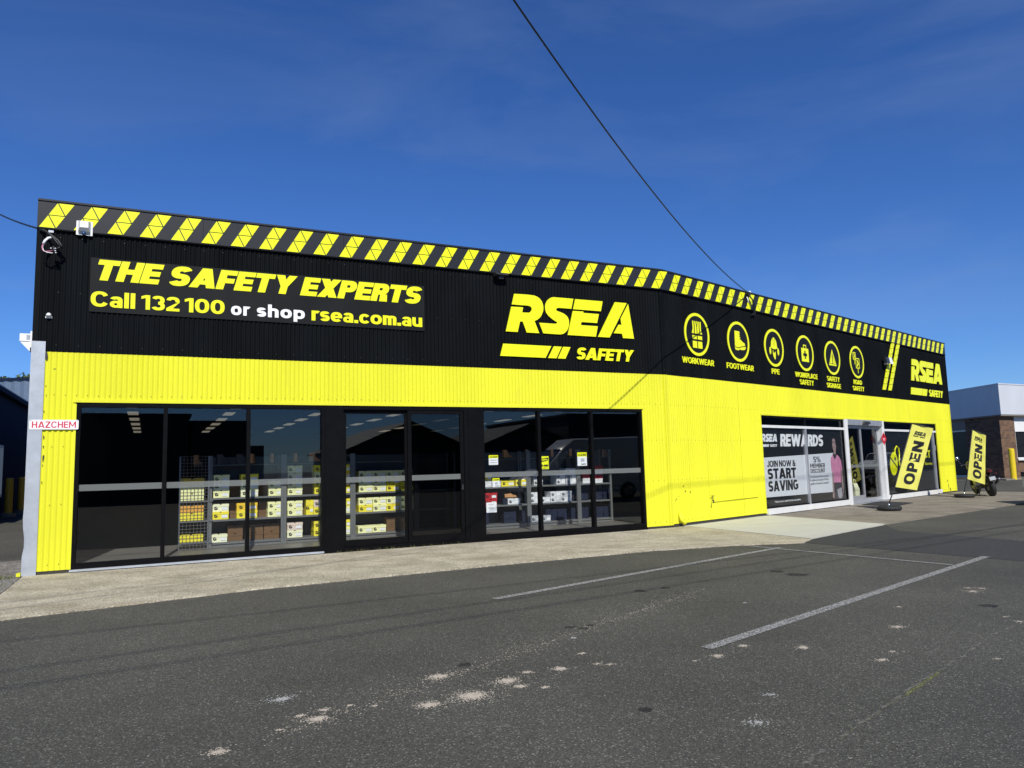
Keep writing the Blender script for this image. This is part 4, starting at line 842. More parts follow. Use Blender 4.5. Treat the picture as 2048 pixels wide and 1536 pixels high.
# ---- notices on the left-hand glass
def notice(lbl, s, z, w, h, kind):
    t_ = thing('window_notice', lbl, 'notice', FA @ T(s, .06, z), 'paper notices on the left windows'); y = .064
    MB().box(s, s + w, y, y + .002, z, z + h).build('sheet', 'paper_white', t_, FA)
    if kind != 'plain': decal(t_, FA, 'header', 'letter_yellow', [rc(s, z if kind == 'half' else z + h * .68, s + w, z + h)], y, .0006)
    if kind == 'half':
        decal(t_, FA, 'banner', 'print_black', [[(s + .01, z + h * .55), (s + w - .01, z + h * .64), (s + w - .01, z + h * .90), (s + .01, z + h * .81)]], y - .0007, .0006)
        letters(t_, FA, '50%', s + .02, s + w - .02, z + h * .66, z + h * .80, 'letter_yellow', y - .0014, .0006, one='percent', v=.28, h=.22, shear=.1)
        decal(t_, FA, 'print_line', 'print_black', [rc(s + .02, z + h * .2, s + .07, z + h * .36), rc(s + .09, z + h * .22, s + w - .02, z + h * .34)], y - .0007, .0006)
    elif kind == 'plain': decal(t_, FA, 'print_line', 'print_grey', [rc(s + .04 + .02 * (i % 2), z + h * q, s + w - .04 - .02 * (i % 3), z + h * q + .006) for i, q in enumerate((.8, .72, .5, .44, .38, .3))], y, .0006)
    else:
        letters(t_, FA, 'CLEAR', s + .015, s + w - .015, z + h * .74, z + h * .90, 'print_black', y - .0007, .0006, one='clear_lettering', v=.28, h=.22, shear=.15)
        if kind == 'price': letters(t_, FA, '$49', s + w * .4, s + w * .85, z + h * .06, z + h * .18, 'print_black', y, .0006, one='price', v=.22, h=.18); decal(t_, FA, 'picture', 'card_grey', [rc(s + w * .35, z + h * .3, s + w * .75, z + h * .55)], y, .0006)
        else: decal(t_, FA, 'print_line', 'print_grey', [rc(s + .03, z + h * q, s + w - .03, z + h * q + .012) for q in (.45, .2)], y, .0006)
def nbox(x0, y0, x1, y1):
    k = 6.4; a = onwall(940 + x0 / k, 880 + y1 / k, FA, .064); c = onwall(940 + x1 / k, 880 + y0 / k, FA, .064); return a[0], a[1], c[0] - a[0], c[1] - a[1]
notice('CLEAR notice high on the pane beside the dark screen door', *nbox(242, 193, 358, 320), 'clear')
notice('CLEAR price card in front of yellow and white shoe boxes', *nbox(290, 487, 376, 605), 'price')
notice('plain white printed page below the red shoe boxes', *nbox(212, 795, 340, 932), 'plain')
notice('yellow 50% notice beside a window mullion', *nbox(895, 207, 1005, 375), 'half')
notice('CLEAR $49 notice high on the middle pane right of the 50% notice', *nbox(1378, 157, 1492, 332), 'price')

# ================================================================== fittings and cables
def wA(px, py, off=-.05): s, z = onwall(px, py, FA, off); return FA @ Vector((s, off, z))
def wB(px, py, off=-.05): s, z = onwall(px, py, FB, off); return FB @ Vector((s, off, z))
sa, za = onwall(152, 469, FA, -.06); sb_, zb_ = onwall(186, 442, FA, -.06); sw, zh = sb_ - sa, zb_ - za
fl = thing('alarm_siren', 'white box alarm siren with blue strobe below the striped parapet, left end', 'siren', FA @ T(sa, -.05, za))
MB().box(sa, sb_, -.062, -.048, za, zb_ - .02).build('back_plate', 'white_metal', fl, FA)
b = MB(); q = lambda s0, s1, z0, z1, y: [(s0, y, z0), (s1, y, z0), (s1, y, z1), (s0, y, z1)]
b.loft([q(sa + sw * .12, sb_ - sw * .14, za + zh * .18, zb_ - .03, -.063), q(sa + sw * .14, sb_ - sw * .16, za + zh * .2, zb_ - .03, -.11), q(sa + sw * .24, sb_ - sw * .24, za + zh * .4, zb_ - .05, -.16)]); b.build('cover', 'white_metal', fl, FA)
mat('blue_lens', (.03, .07, .16), .15); MB().lathe([(.03, 0), (.03, -.045), (.02, -.06)], T(sa + sw * .48, -.10, za + zh * .2), 14).build('strobe', 'blue_lens', fl, FA, smooth=True)
lt = thing('wall_light', 'tiny white sensor light on the black cladding near the left edge', 'light', FA @ T(.12, -.03, 3.95))
s, z = onwall(98, 632, FA); MB().box(s - .045, s + .045, -.03, -.018, z - .04, z - .01).build('base', 'white_metal', lt, FA); MB().lathe([(.04, 0), (.035, .03), (.015, .05)], FA @ T(s, -.045, z - .01), 12).build('dome', 'white_metal', lt, smooth=True)
s, z = onwall(997, 552, FA); fd = thing('floodlight', 'dark floodlight under the stripes above the safety experts board end', 'light', FA @ T(s, -.05, z))
MB().box(s - .14, s + .14, -.20, -.05, z - .02, z + .015).build('housing', 'dark_metal', fd, FA); MB().tube([(s, -.03, z + .1), (s, -.07, z + .1), (s, -.12, z + .01)], .015, 6).build('bracket', 'dark_metal', fd, FA); MB().box(s - .05, s + .05, -.14, -.06, z - .09, z - .021).build('sensor', 'dark_metal', fd, FA)
s, z = 12.62, 4.72; fd = thing('floodlight', 'white twin floodlight beside the leaning yellow stripes', 'light', FB @ T(s, -.05, z))
MB().tube([(s, -.02, z - .1), (s, -.12, z - .1)], .04, 8).build('base', 'white_metal', fd, FB)
for dx, mm in ((-.26, 'dark_metal'), (.04, 'white_metal')):
    b = MB(); b.loft([[(s + dx, -.12, z - .06), (s + dx + .22, -.12, z - .06), (s + dx + .22, -.12, z + .12), (s + dx, -.12, z + .12)], [(s + dx - .01, -.22, z - .12), (s + dx + .23, -.22, z - .12), (s + dx + .23, -.18, z + .1), (s + dx - .01, -.18, z + .1)]]); b.build('lamp_head', mm, fd, FB)
# power service on the right wall, its cable sags towards a pole behind the viewer
PC = wB(1497, 587, -.10); a = R_(-27.4); hd = Vector((math.sin(a), -math.cos(a), 0)); nh = Vector((-hd.y, hd.x, 0))
cpts = []
for px, py in [(1497, 587), (1450, 545), (1390, 483), (1320, 400), (1250, 316), (1180, 222), (1100, 105), (1032, 0)]:
    d = ray(px, py); t = nh.dot(PC - C0) / nh.dot(d); cpts.append(C0 + d * t)
hd_s = [(p - PC).dot(hd) for p in cpts]; co = np.polyfit(hd_s, [p.z for p in cpts], 2)
co[0] = max(co[0], 0.0008)
cable = [PC + hd * u + Vector((0, 0, np.polyval(co, u) - PC.z)) for u in [26 * i / 60 for i in range(61)]]
sv = MB().tube(cable, .011, 6).build('service_cable', 'cable_black', None, ID, smooth=True); tag(sv, 'black overhead cable running from the sky down to the parapet right of the bend', 'cable')
POLE1 = Vector((cable[-1].x, cable[-1].y, 0))
cx = thing('cable_bracket', 'black cable clamp and wire bundle on the striped parapet where the overhead cable lands', 'bracket', Matrix.Translation(PC))
sB, zB = (FBi @ PC).x, PC.z
MB().box(sB - .05, sB + .05, -.14, -.05, zB - .05, zB + .04).build('clamp', 'dark_metal', cx, FB)
MB().lathe([(.03, 0), (.045, .03), (.03, .07)], FB @ T(sB + .05, -.1, zB), 10).build('insulator', 'letter_white', cx)
b = MB()
for k in range(7):
    o = random.uniform(-.05, .05); b.tube([FB @ Vector((sB - .02 + .03 * math.sin(k) , -.10 + o * .4, zB - .03)), FB @ Vector((sB + .10 + o, -.15 + o * .5, zB - .16)), FB @ Vector((sB + .20 + o, -.13, zB - .36)), FB @ Vector((sB + .28 + o, -.08, zB - .50)), FB @ Vector((sB + .20 + o * 2, -.06, zB - .56))], .013, 6)
b.build('wire_bundle', 'cable_black', cx, smooth=True)
b = MB(); b.tube([FB @ Vector((sB - .06, -.08, zB - .10)), FB @ Vector((sB - .08, -.12, zB - .18)), FB @ Vector((sB - .06, -.12, zB - .26))], .014, 6); b.build('white_tail', 'letter_white', cx, smooth=True)
# telephone cable and looped wires on the left corner
L0 = wA(88, 460, -.07); l1 = ray(0, 429)
l1 = C0 + l1 * 15.6
lc = [L0 + (l1 - L0) * u + Vector((0, 0, -.5 * u * (1 - u) * .5)) for u in [3.2 * i / 24 for i in range(25)]]
lc = [L0.lerp(l1, u) + Vector((0, 0, .10 * u * (u - 1))) for u in [2.5 * i / 24 for i in range(25)]]
tag(MB().tube(lc, .016, 6).build('service_cable', 'cable_black', None, ID, smooth=True), 'black cable coming in from the left to the top corner of the wall', 'cable')
lw = thing('looped_wires', 'loop of black, white and pink wires hanging at the top left corner', 'wires', Matrix.Translation(L0))
def wl_(pts, r, m, n): MB().tube([wA(60 + x / 9.6, 400 + y / 9.6, o) for x, y, o in pts], r, 7).build(n, m, lw, smooth=True)
wl_([(180, 560, -.06), (300, 600, -.12), (420, 680, -.17), (540, 780, -.2), (610, 870, -.2), (560, 920, -.2), (480, 950, -.2)], .017, 'cable_black', 'wire')
wl_([(200, 575, -.06), (330, 620, -.14), (440, 720, -.19), (540, 840, -.22), (600, 890, -.22), (620, 920, -.2)], .013, 'cable_black', 'wire')
wl_([(420, 720, -.16), (350, 730, -.19), (290, 780, -.2), (255, 840, -.21)], .02, 'letter_white', 'white_sheath')
wl_([(255, 838, -.21), (228, 900, -.22), (240, 960, -.22), (280, 990, -.22), (430, 975, -.22)], .008, 'pink_wire', 'pink_wire')
wl_([(262, 840, -.2), (238, 910, -.21), (262, 975, -.22), (330, 1005, -.22), (440, 1020, -.22)], .008, 'letter_white', 'white_wire')
wl_([(440, 900, -.2), (470, 960, -.22), (490, 1030, -.2)], .03, 'cable_black', 'connector')
for x, y in ((400, 935), (487, 940), (485, 985), (495, 1022)): p = wA(60 + x / 9.6, 400 + y / 9.6, -.245); MB().lathe([(.008, 0), (.012, .008), (.006, .016)], Matrix.Translation(p), 8).build('terminal', 'letter_white', lw)
s, z = onwall(95, 462, FA); MB().box(s + .02, s + .09, -.06, -.03, z - .035, z + .0).build('hook_plate', 'galvanised', lw, FA)

# ================================================================== inside the shop
FL = .10
for i, s in enumerate((1.2, 4.0, 6.8, 9.6, 12.4, 15.2)):
    for j in range(8):
        y = 4.2 + 2.7 * j
        nl = tag(MB().box(s - .15, s + .15, y - .6, y + .6, 3.40, 3.418).build('ceiling_light', 'troffer', None, FA), 'lit ceiling panel inside the shop, %s row from left, %s back from windows' % (('first', 'second', 'third', 'fourth', 'fifth', 'sixth')[i], ('first', 'second', 'third', 'fourth', 'fifth', 'sixth', 'seventh', 'eighth')[j]), 'ceiling light', 'rows of ceiling lights in the shop')
DEP = 1.50
SHZ = (1.01, .61, .19)
posts = [onwall(x, y, FA, DEP - .03)[0] for x, y in ((421, 1000), (570, 1000), (708, 1000), (835, 1000))]
p3 = [onwall(x, y, FA, DEP - .03)[0] for x, y in ((943, 1000), (1060, 1000), (1160, 1000), (1226, 1000))]
BAYN = ['bay right of the wire cage', 'bay left of the wide column', 'bay right of the wide column', 'bay behind the screen door', 'bay with the red shoe boxes', 'bay with pale grey boxes', 'last bay on the right']
def rack(s0, s1, name, back=True):
    t_ = thing('shelving_bay', 'grey steel shoe shelving, ' + name, 'shelving', FA @ T(s0, DEP, FL), 'steel shelving bays inside the left windows')
    for s in (s0, s1 - .0):
        MB().box(s - .025, s + .025, DEP - .05, DEP - .0, FL, 1.80).build('post', 'shelf_grey', t_, FA)
        MB().box(s - .02, s + .02, DEP + .40, DEP + .44, FL, 1.80).build('post', 'shelf_grey', t_, FA)
    for z in SHZ: MB().box(s0 + .026, s1 - .026, DEP - .035, DEP + .40, z - .035, z).build('shelf', 'shelf_grey', t_, FA)
    MB().box(s0 + .026, s1 - .026, DEP - .02, DEP + .1, 1.615, 1.625).build('display_shelf', 'shelf_grey', t_, FA)
    MB().box(s0 + .026, s1 - .026, DEP - .01, DEP, FL, .155).build('kick_plate', 'shelf_grey', t_, FA)
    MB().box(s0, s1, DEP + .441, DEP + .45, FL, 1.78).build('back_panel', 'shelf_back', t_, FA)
allp = posts + [7.30]
for i in range(3): rack(allp[i], allp[i + 1] - .052, BAYN[i])
rack(posts[3], 7.6, BAYN[3])
for i in range(3): rack(p3[i] + (0.06 if i == 0 else 0), p3[i + 1] - .052, BAYN[4 + i])
# shoe boxes
BOXH = .142
def boxmesh(w, h, d, col):
    k = ('carton', round(w, 3), round(h, 3), col)
    if k not in _cc: _cc[k] = (MB().box(0, w, .006, d, 0, h * .74).mesh('carton', 'card_' + col), MB().plate([(-.004, h * .64), (w + .004, h * .64), (w + .004, h), (w * .56, h), (w * .54, h - .018), (w * .46, h - .018), (w * .44, h), (-.004, h)], 0, d + .004).mesh('lid', 'card_' + col))
    return _cc[k]
def cmark():
    if 'cm' not in _cc:
        b = MB(); b.plate(arc(0, 0, .030, .030, 60, 330, .018, .018, 14), -.0012, 0); b.plate([(.004, .008), (.034, .0), (.030, -.022), (.008, -.008)], -.0015, 0); _cc['cm'] = b.mesh('logo_mark', 'print_black')
    return _cc['cm']
def stick(w):
    k = ('st', round(w, 2))
    if k not in _cc: _cc[k] = MB().box(0, w, -.0012, 0, 0, .055).mesh('label_sticker', 'paper_white')
    return _cc[k]
ORD = ['bottom', 'second', 'third', 'top', 'fifth']
def shoebox(s, y, z, w, h, col, label, mark=True, group='shoe boxes on the shelves'):
    t_ = thing('shoe_box', label, 'shoe box', FA @ T(s, y, z), group)
    c, l = boxmesh(w, h, .30, col); M = FA @ T(s, y, z)
    inst('carton', c, t_, M); inst('lid', l, t_, M)
    if mark:
        inst('logo_mark', cmark(), t_, M @ T(w * .2, -.0006, h * .47)); inst('label_sticker', stick(w * .38), t_, M @ T(w * .56, -.0006, h * .2))
CN = {'pale': 'pale yellow', 'yellow': 'yellow', 'gold': 'golden', 'cream': 'cream', 'pink': 'pinkish', 'orange': 'orange', 'brown': 'brown', 'white': 'white', 'red': 'red', 'navy': 'navy', 'grey': 'grey'}
def stack(crop, x0, x1, shelf, cols, where, mark=True, dy=0.0, zoff=0.0, h=BOXH):
    ox, oy, k = crop; s0 = onwall(ox + x0 / k, 1000, FA, DEP + dy)[0]; s1 = onwall(ox + x1 / k, 1000, FA, DEP + dy)[0]
    z = SHZ[shelf] + .001 + zoff; lev = ('upper', 'middle', 'lower')[shelf]
    for i, c in enumerate(cols):
        w = s1 - s0 - .008; n = len(cols)
        pos = ('single' if n == 1 else ('top' if i == n - 1 else ('bottom' if i == 0 else ('second up' if i == 1 else 'third up'))))
        shoebox(s0 + random.uniform(0, .006), DEP + dy + random.uniform(-.012, .012), z, w, h, c, '%s shoe box, %s, %s shelf stack, %s' % (CN[c], pos, lev, where), mark)
        z += h + .001
CA, CB_, CD = (340, 880, 6.4), (560, 880, 1870 / 280), (940, 880, 6.4)
w1, w2, w3, w4 = 'right of the wire cage', 'left of the wide column', 'just right of the wide column', 'beside the sliding door'
stack(CA, 553, 760, 0, ['pale', 'cream', 'pale'], 'nearest the wire cage'); stack(CA, 905, 1130, 0, ['cream', 'pale', 'yellow'], 'behind the second mullion'); stack(CA, 1262, 1455, 0, ['pale', 'pale'], 'left of the second rack post')
stack(CB_, 100, 300, 0, ['pale', 'pale', 'cream', 'pale'], 'right of the second rack post'); stack(CB_, 460, 660, 0, ['yellow', 'yellow', 'pale', 'yellow'], 'half hidden by the wide column')
stack(CB_, 790, 980, 0, ['yellow', 'gold', 'gold', 'yellow'], 'just right of the wide column')
for k, (x0, x1, c) in enumerate(((1055, 1243, 'pale'), (1246, 1424, 'pale'), (1427, 1604, 'yellow'), (1607, 1785, 'yellow'))): stack(CB_, x0, x1, 0, [c, 'pale' if k < 2 else c, 'pale'], '%s of four by sliding door' % ('first', 'second', 'third', 'last')[k])
stack(CA, 545, 755, 1, ['yellow', 'cream'], 'nearest the wire cage'); stack(CA, 855, 1122, 1, ['yellow', 'gold'], 'behind the second mullion'); stack(CA, 1252, 1455, 1, ['pale', 'pale'], 'left of the second rack post')
stack(CB_, 100, 303, 1, ['pale', 'pale'], 'right of the second rack post'); stack(CB_, 450, 655, 1, ['yellow', 'pink'], 'half hidden by the wide column'); stack(CB_, 780, 985, 1, ['pale', 'yellow'], 'just right of the wide column')
stack(CB_, 347, 447, 1, ['yellow'], 'standing upright beside the column', True, h=.29)
for k, (x0, x1, c) in enumerate(((1050, 1238, 'yellow'), (1241, 1418, 'pale'), (1421, 1600, 'yellow'), (1603, 1785, 'pale'))): stack(CB_, x0, x1, 1, [c, 'pale'], '%s of four by sliding door' % ('first', 'second', 'third', 'last')[k])
stack(CA, 538, 742, 2, ['cream'], 'nearest the wire cage'); stack(CB_, 97, 303, 2, ['cream', 'pink'], 'right of the second rack post'); stack(CB_, 455, 655, 2, ['yellow', 'yellow'], 'half hidden by the wide column'); stack(CB_, 780, 975, 2, ['pale', 'yellow'], 'just right of the wide column')
stack(CB_, 1040, 1228, 2, ['pale'], 'first of a pair by the sliding door'); stack(CB_, 1231, 1415, 2, ['pale'], 'second of a pair by the sliding door')
for crop, x0, x1, wh in ((CA, 745, 940, 'set back right of the cage'), (CA, 1010, 1200, 'set back behind the second mullion'), (CA, 1206, 1405, 'set back left of the second rack post'), (CB_, 1420, 1560, 'set back by the sliding door'), (CB_, 1564, 1690, 'set back at the sliding door frame')): stack(crop, x0, x1, 2, ['brown', 'brown'], wh, False, .12)
for crop, x0, x1, wh in ((CA, 765, 900, 'deep between pale and yellow stacks'), (CA, 1135, 1245, 'deep left of the second rack post'), (CB_, 305, 455, 'deep left of the wide column')):
    for sh in (0, 1): stack(crop, x0, x1, sh, ['brown', 'brown'], wh, False, .2)
# third window
stack(CD, 160, 285, 0, ['white', 'yellow'], 'against the column on the red box bay'); stack(CD, 292, 405, 0, ['white'], 'behind the lower CLEAR card'); stack(CD, 410, 580, 0, ['yellow'], 'right of the lower CLEAR card'); stack(CD, 588, 730, 0, ['yellow'], 'left of the first post in the third window')
stack(CD, 826, 940, 0, ['white', 'white'], 'behind the first mullion of the third window', h=.12); stack(CD, 1120, 1236, 0, ['white', 'white'], 'left of the tall white stack', h=.12); stack(CD, 1240, 1370, 0, ['white', 'grey', 'white'], 'tallest in the third window', h=.12)
stack(CD, 1455, 1575, 0, ['white', 'red'], 'behind the last mullion', False, h=.12); stack(CD, 1595, 1715, 0, ['white', 'red', 'white', 'red'], 'red and white, far right', False, h=.1)
stack(CD, 190, 350, 1, ['red', 'red'], 'above the plain white page', h=.135); stack(CD, 485, 645, 1, ['white'], 'under the tan shoe', h=.13); stack(CD, 425, 483, 1, ['navy'], 'left of the tan shoe box', False, h=.13)
stack(CD, 775, 880, 1, ['white', 'white'], 'behind the first mullion of the third window', h=.12); stack(CD, 905, 1028, 1, ['white'], 'low between two white stacks', h=.12); stack(CD, 1032, 1165, 1, ['white', 'white'], 'third along from the post', h=.12); stack(CD, 1170, 1303, 1, ['white', 'white'], 'next to the second post', h=.12)
for k, (x0, x1) in enumerate(((170, 238), (430, 590), (660, 760), (970, 1112), (1118, 1240), (1290, 1395), (1420, 1510), (1612, 1702), (1706, 1825))):
    stack(CD, x0, x1, 2, ['navy', 'navy'], '%s of navy row, third window' % ('first', 'second', 'third', 'fourth', 'fifth', 'sixth', 'seventh', 'eighth', 'last')[k], False, .1, h=.13)
    if k > 4: stack(CD, x0, x1, 1, ['navy', 'navy'], '%s of navy row, third window' % ('first', 'second', 'third', 'fourth', 'fifth', 'sixth', 'seventh', 'eighth', 'last')[k], False, .16, h=.13)
stack(CD, 785, 890, 2, ['grey'], 'left of the grey and blue pair', h=.13); stack(CD, 915, 1030, 2, ['grey'], 'right of the grey and blue pair', h=.13)
# wire cage of boxes
s0, s1 = onwall(359, 1000, FA, DEP - .1)[0], onwall(417, 1000, FA, DEP - .1)[0]
cg = thing('wire_cage', 'grey wire mesh shelf end filled with orange and yellow boxes', 'shelving', FA @ T(s0, DEP - .1, FL), None)
b = MB(); yw = DEP - .10
n = 8
for i in range(n + 1): x = s0 + (s1 - s0) * i / n; b.tube([(x, yw, FL), (x, yw, 1.78)], .0035, 4)
for i in range(29): z = FL + .01 + .06 * i; b.tube([(s0, yw - .004, z), (s1, yw - .004, z)], .0035, 4)
b.build('mesh_panel', 'wire_grey', cg, FA)
for s in (s0, s1): MB().box(s - .012, s + .012, yw + .008, yw + .03, FL, 1.79).build('post', 'wire_grey', cg, FA)
for z in (.22, .62, .98): MB().box(s0, s1 + .08, yw + .03, yw + .4, z - .03, z).build('shelf', 'shelf_grey', cg, FA)
for z, cols, lv in ((.98, ('pale', 'pale', 'gold'), 'upper'), (.62, ('yellow', 'orange'), 'middle'), (.22, ('yellow',), 'lower')):
    for i, c in enumerate(cols): shoebox(s0 + .012, yw + .05, z + .001 + .137 * i, .40, .135, c, '%s box inside the wire cage, number %s up on its %s shelf' % (CN[c], ('one', 'two', 'three')[i], lv), False, 'boxes inside the wire cage')
# display shoes on the top shelf
def boot(s, y, z, ang, k, m, label, low=False):
    t_ = thing('work_boot', label, 'boot', FA @ T(s, y, z), 'boots displayed above the boxes'); M = FA @ T(s, y, z) @ Matrix.Rotation(ang, 4, 'Z')
    def sec(x, w, z0, z1): return [(x * k, -w * k, z0 * k), (x * k, w * k, z0 * k), (x * k, w * k * .8, z1 * k), (x * k, -w * k * .8, z1 * k)]
    top = .10 if low else .20
    b = MB(); b.loft([sec(-.125, .03, .025, top), sec(-.10, .042, .025, top), sec(-.02, .042, .025, top), sec(.01, .042, .025, .115), sec(.06, .05, .025, .08), sec(.13, .048, .025, .065), sec(.16, .03, .025, .045)]); b.build('upper', m, t_, M, auto=60)
    MB().slab([(-.13 * k, -.035 * k), (.1 * k, -.052 * k), (.165 * k, -.03 * k), (.165 * k, .03 * k), (.1 * k, .052 * k), (-.13 * k, .035 * k)], 0, .025 * k).build('sole', 'dark_leather', t_, M)
for k, (px, off, zz, an, m, lb) in enumerate([(395, DEP, 1.62, 1.2, 'tan_leather', 'tan boot standing on top of the wire cage'), (447, DEP + .04, 1.626, .3, 'dark_leather', 'dark boot on display first right of the cage'), (487, DEP + .04, 1.626, .2, 'dark_leather', 'dark boot behind the second mullion'), (506, DEP + .03, 1.626, 1.3, 'tan_leather', 'tan boot just right of the second mullion'),
                                               (545, DEP + .04, 1.626, 1.4, 'tan_leather', 'tan boot left of the second rack post'), (590, DEP + .04, 1.626, 1.6, 'tan_leather', 'tan boot right of the second rack post'), (632, DEP + .04, 1.626, -.2, 'tan_leather', 'tan boot left of the wide column'), (695, DEP + .04, 1.626, .2, 'dark_leather', 'dark boot right of the wide column'),
                                               (1016, DEP + .05, 1.626, .4, 'tan_leather', 'tan boot above the yellow boxes of the third window'), (1055, DEP + .05, 1.626, 1.2, 'tan_leather', 'tan boot at the first post of the third window'), (1105, DEP + .05, 1.626, 1.3, 'tan_leather', 'tan boot above the 50% notice'), (1143, DEP + .05, 1.626, 1.2, 'tan_leather', 'tan boot above the tall white stack'), (1020, DEP + .04, .742, -.1, 'tan_leather', 'tan shoe on a white box low in the third window'), (1215, DEP + .1, 1.60, .4, 'tan_leather', 'tan boot far right in the third window')]):
    s, _ = onwall(px, 930, FA, off); boot(s, off + .06, zz, an, 1.0, m, lb, 'shoe' in lb)
t_ = thing('tote_bag', 'cream tote bag standing behind the entrance door glass', 'bag', FB @ T(11.0, .6, FL)); b = MB(); b.loft([[(10.98, .6, FL), (11.3, .6, FL), (11.3, .75, FL), (10.98, .75, FL)], [(10.95, .58, FL + .3), (11.28, .58, FL + .3), (11.3, .76, FL + .3), (11.0, .76, FL + .3)], [(10.97, .64, FL + .5), (11.24, .64, FL + .5), (11.24, .7, FL + .5), (10.97, .7, FL + .5)]]); b.build('bag_body', 'card_cream', t_, FB)
MB().tube([(11.02, .66, FL + .49), (11.05, .66, FL + .62), (11.16, .66, FL + .62), (11.19, .66, FL + .49)], .01, 6).build('handle', 'card_cream', t_, FB)

# ================================================================== flags, mat, motorbike
def flag(base_px, TL, TR, BL, BR, label, yaw=0.0):
    p = onground(*base_px); f = Vector((p.x, p.y, 0)).normalized(); f = Matrix.Rotation(yaw, 3, 'Z') @ f
    M = Matrix.Translation((p.x, p.y, 0)) @ Matrix.Rotation(math.atan2(-f.x, f.y), 4, 'Z')      # x right, y away, z up
    Mi = M.inverted()
    def un(q): o = Mi @ C0; d = Mi.to_3x3() @ ray(*q); t = -o.y / d.y; r = o + d * t; return Vector((r.x, r.z))
    tl, tr, bl, br = map(un, (TL, TR, BL, BR))
    t_ = thing('flag_banner', label, 'flag', M, 'yellow OPEN flags on tyre bases')
    def mp(u, v): w = bl.lerp(br, u).lerp(tl.lerp(tr, u), v); return w
    def bulge(u, v): return .025 * math.sin(2.2 + 5.0 * v + 2.5 * u) * u + .012 * math.sin(9 * u + 4 * v) * u + .006 * math.sin(17 * v + 7 * u) * u
    def pt(u, v, off): w = mp(u, v); return (w.x, bulge(u, v) + off, w.y)
    nu, nv = 14, 30; b = MB()
    for off in (-.0015, .0015):
        for j in range(nv + 1):
            for i in range(nu + 1): b.v.append(pt(i / nu, j / nv, off))
    k = (nu + 1) * (nv + 1)
    for j in range(nv):
        for i in range(nu):
            a = j * (nu + 1) + i; b.f.append((a, a + 1, a + nu + 2, a + nu + 1)); b.f.append((k + a, k + a + nu + 1, k + a + nu + 2, k + a + 1))
    b.build('banner', 'fabric_yellow', t_, M, smooth=True, recalc=False)
    def onflag(name, polys):
        b = MB()
        for P in polys:
            Q = []
            for i in range(len(P)):
                c, e = P[i], P[(i + 1) % len(P)]; n = max(1, int(math.hypot(e[0] - c[0], e[1] - c[1]) / .06)); Q += [(c[0] + (e[0] - c[0]) * q / n, c[1] + (e[1] - c[1]) * q / n) for q in range(n)]
            n = len(Q); b.add([pt(u, v, -.006) for u, v in Q], [tuple(range(n))])
        b.build(name, 'print_black', t_, M, recalc=False)
    for i, (c, g) in enumerate(text('OPEN', .07, .76, 0, 1, v=.27, h=.22, gap=.12)):
        onflag('letter', [[(.78 - .50 * y, x) for x, y in P] for P in g])
    lk = lambda P: [(.20 + x / 3.2 * .55, .845 + (q - .5) * .075) for x, q in P]
    onflag('logo_print', [lk(LOGO[q]) for q in ('R', 'S', 'E1', 'E2', 'A1', 'A2')] + [[(.20 + x / 3.2 * .52, .82 + q * .06) for x, q in LOGO[j]] for j in ('b1', 'b2', 'b3')] + [[(.50, .82), (.74, .82), (.75, .834), (.51, .834)]])
    d = (tl - Vector((0, .14))).normalized(); top = tl + d * .03
    MB().tube([(0, 0, .17), (d.x * .1, 0, .17 + d.y * .1), (bl.x - .012, 0, bl.y), (tl.x - .012, 0, tl.y + .02)], [.016, .016, .013, .011], 8).build('pole', 'dark_metal', t_, M, smooth=True)
    MB().tube([(tl.x - .012, 0, tl.y + .015), (tr.x + .01, bulge(1, 1), tr.y + .015)], .012, 8).build('top_arm', 'dark_metal', t_, M, smooth=True)
    MB().tube([(0, 0, .04), (0, 0, .2)], .018, 8).build('spigot', 'chrome', t_, M, smooth=True)
    b = MB(); b.torus(.25, .062, M @ T(0, 0, .062) @ Matrix.Rotation(.25, 4, 'X') if False else T(0, 0, .062), 32, 10, .95); b.lathe([(.20, .02), (.20, .06), (.02, .07)], n=20); b.build('tyre_base', 'rubber', t_, M, smooth=True)
flag((1779, 1021), (1824.5, 848), (1866.4, 857), (1790.8, 974), (1833.5, 980.5), 'nearer yellow OPEN flag leaning on a tyre base in front of the entrance', 0.25)
flag((1929.5, 995), (1945.4, 860), (1971.7, 871), (1934.8, 958), (1969.8, 969), 'farther yellow OPEN flag in front of the motorbike', 0.15)
dm_ = MB().slab([gpt(1724, 1010), gpt(1757, 1003), gpt(1826, 1006), gpt(1792, 1013)], .002, .014).build('door_mat', 'mat_black'); tag(dm_, 'black rubber mat on the concrete before the entrance doors', 'mat')

p = onground(1986, 992); BK = Matrix.Translation((p.x, p.y, .0)) @ Matrix.Rotation(R_(90 - 14), 4, 'Z') @ Matrix.Rotation(R_(-11), 4, 'X') @ T(0, 0, .006)
bk = thing('motorbike', 'black motorbike on its side stand, seen from behind beside the farther flag', 'motorbike', BK)
RX = Matrix.Rotation(R_(90), 4, 'X')
for x, w, nm in ((0, .085, 'rear_wheel'), (1.46, .06, 'front_wheel')):
    wh = MB().torus(.275, w, T(x, 0, .335) @ RX, 32, 12, 1.05).build(nm, 'rubber', bk, BK, smooth=True)
    MB().lathe([(.21, -.02), (.23, -.035), (.23, .035), (.21, .02), (.06, .03), (.06, -.03)], T(x, 0, .335) @ RX, 24).build('rim', 'dark_metal', wh, BK)
    MB().lathe([(.15, -.003), (.15, .003)], T(x, .07, .335) @ RX, 24).build('brake_disc', 'engine_grey', wh, BK)
def bl_(name, rings, m, a=50): b = MB(); b.loft(rings); return b.build(name, m, bk, BK, auto=a)
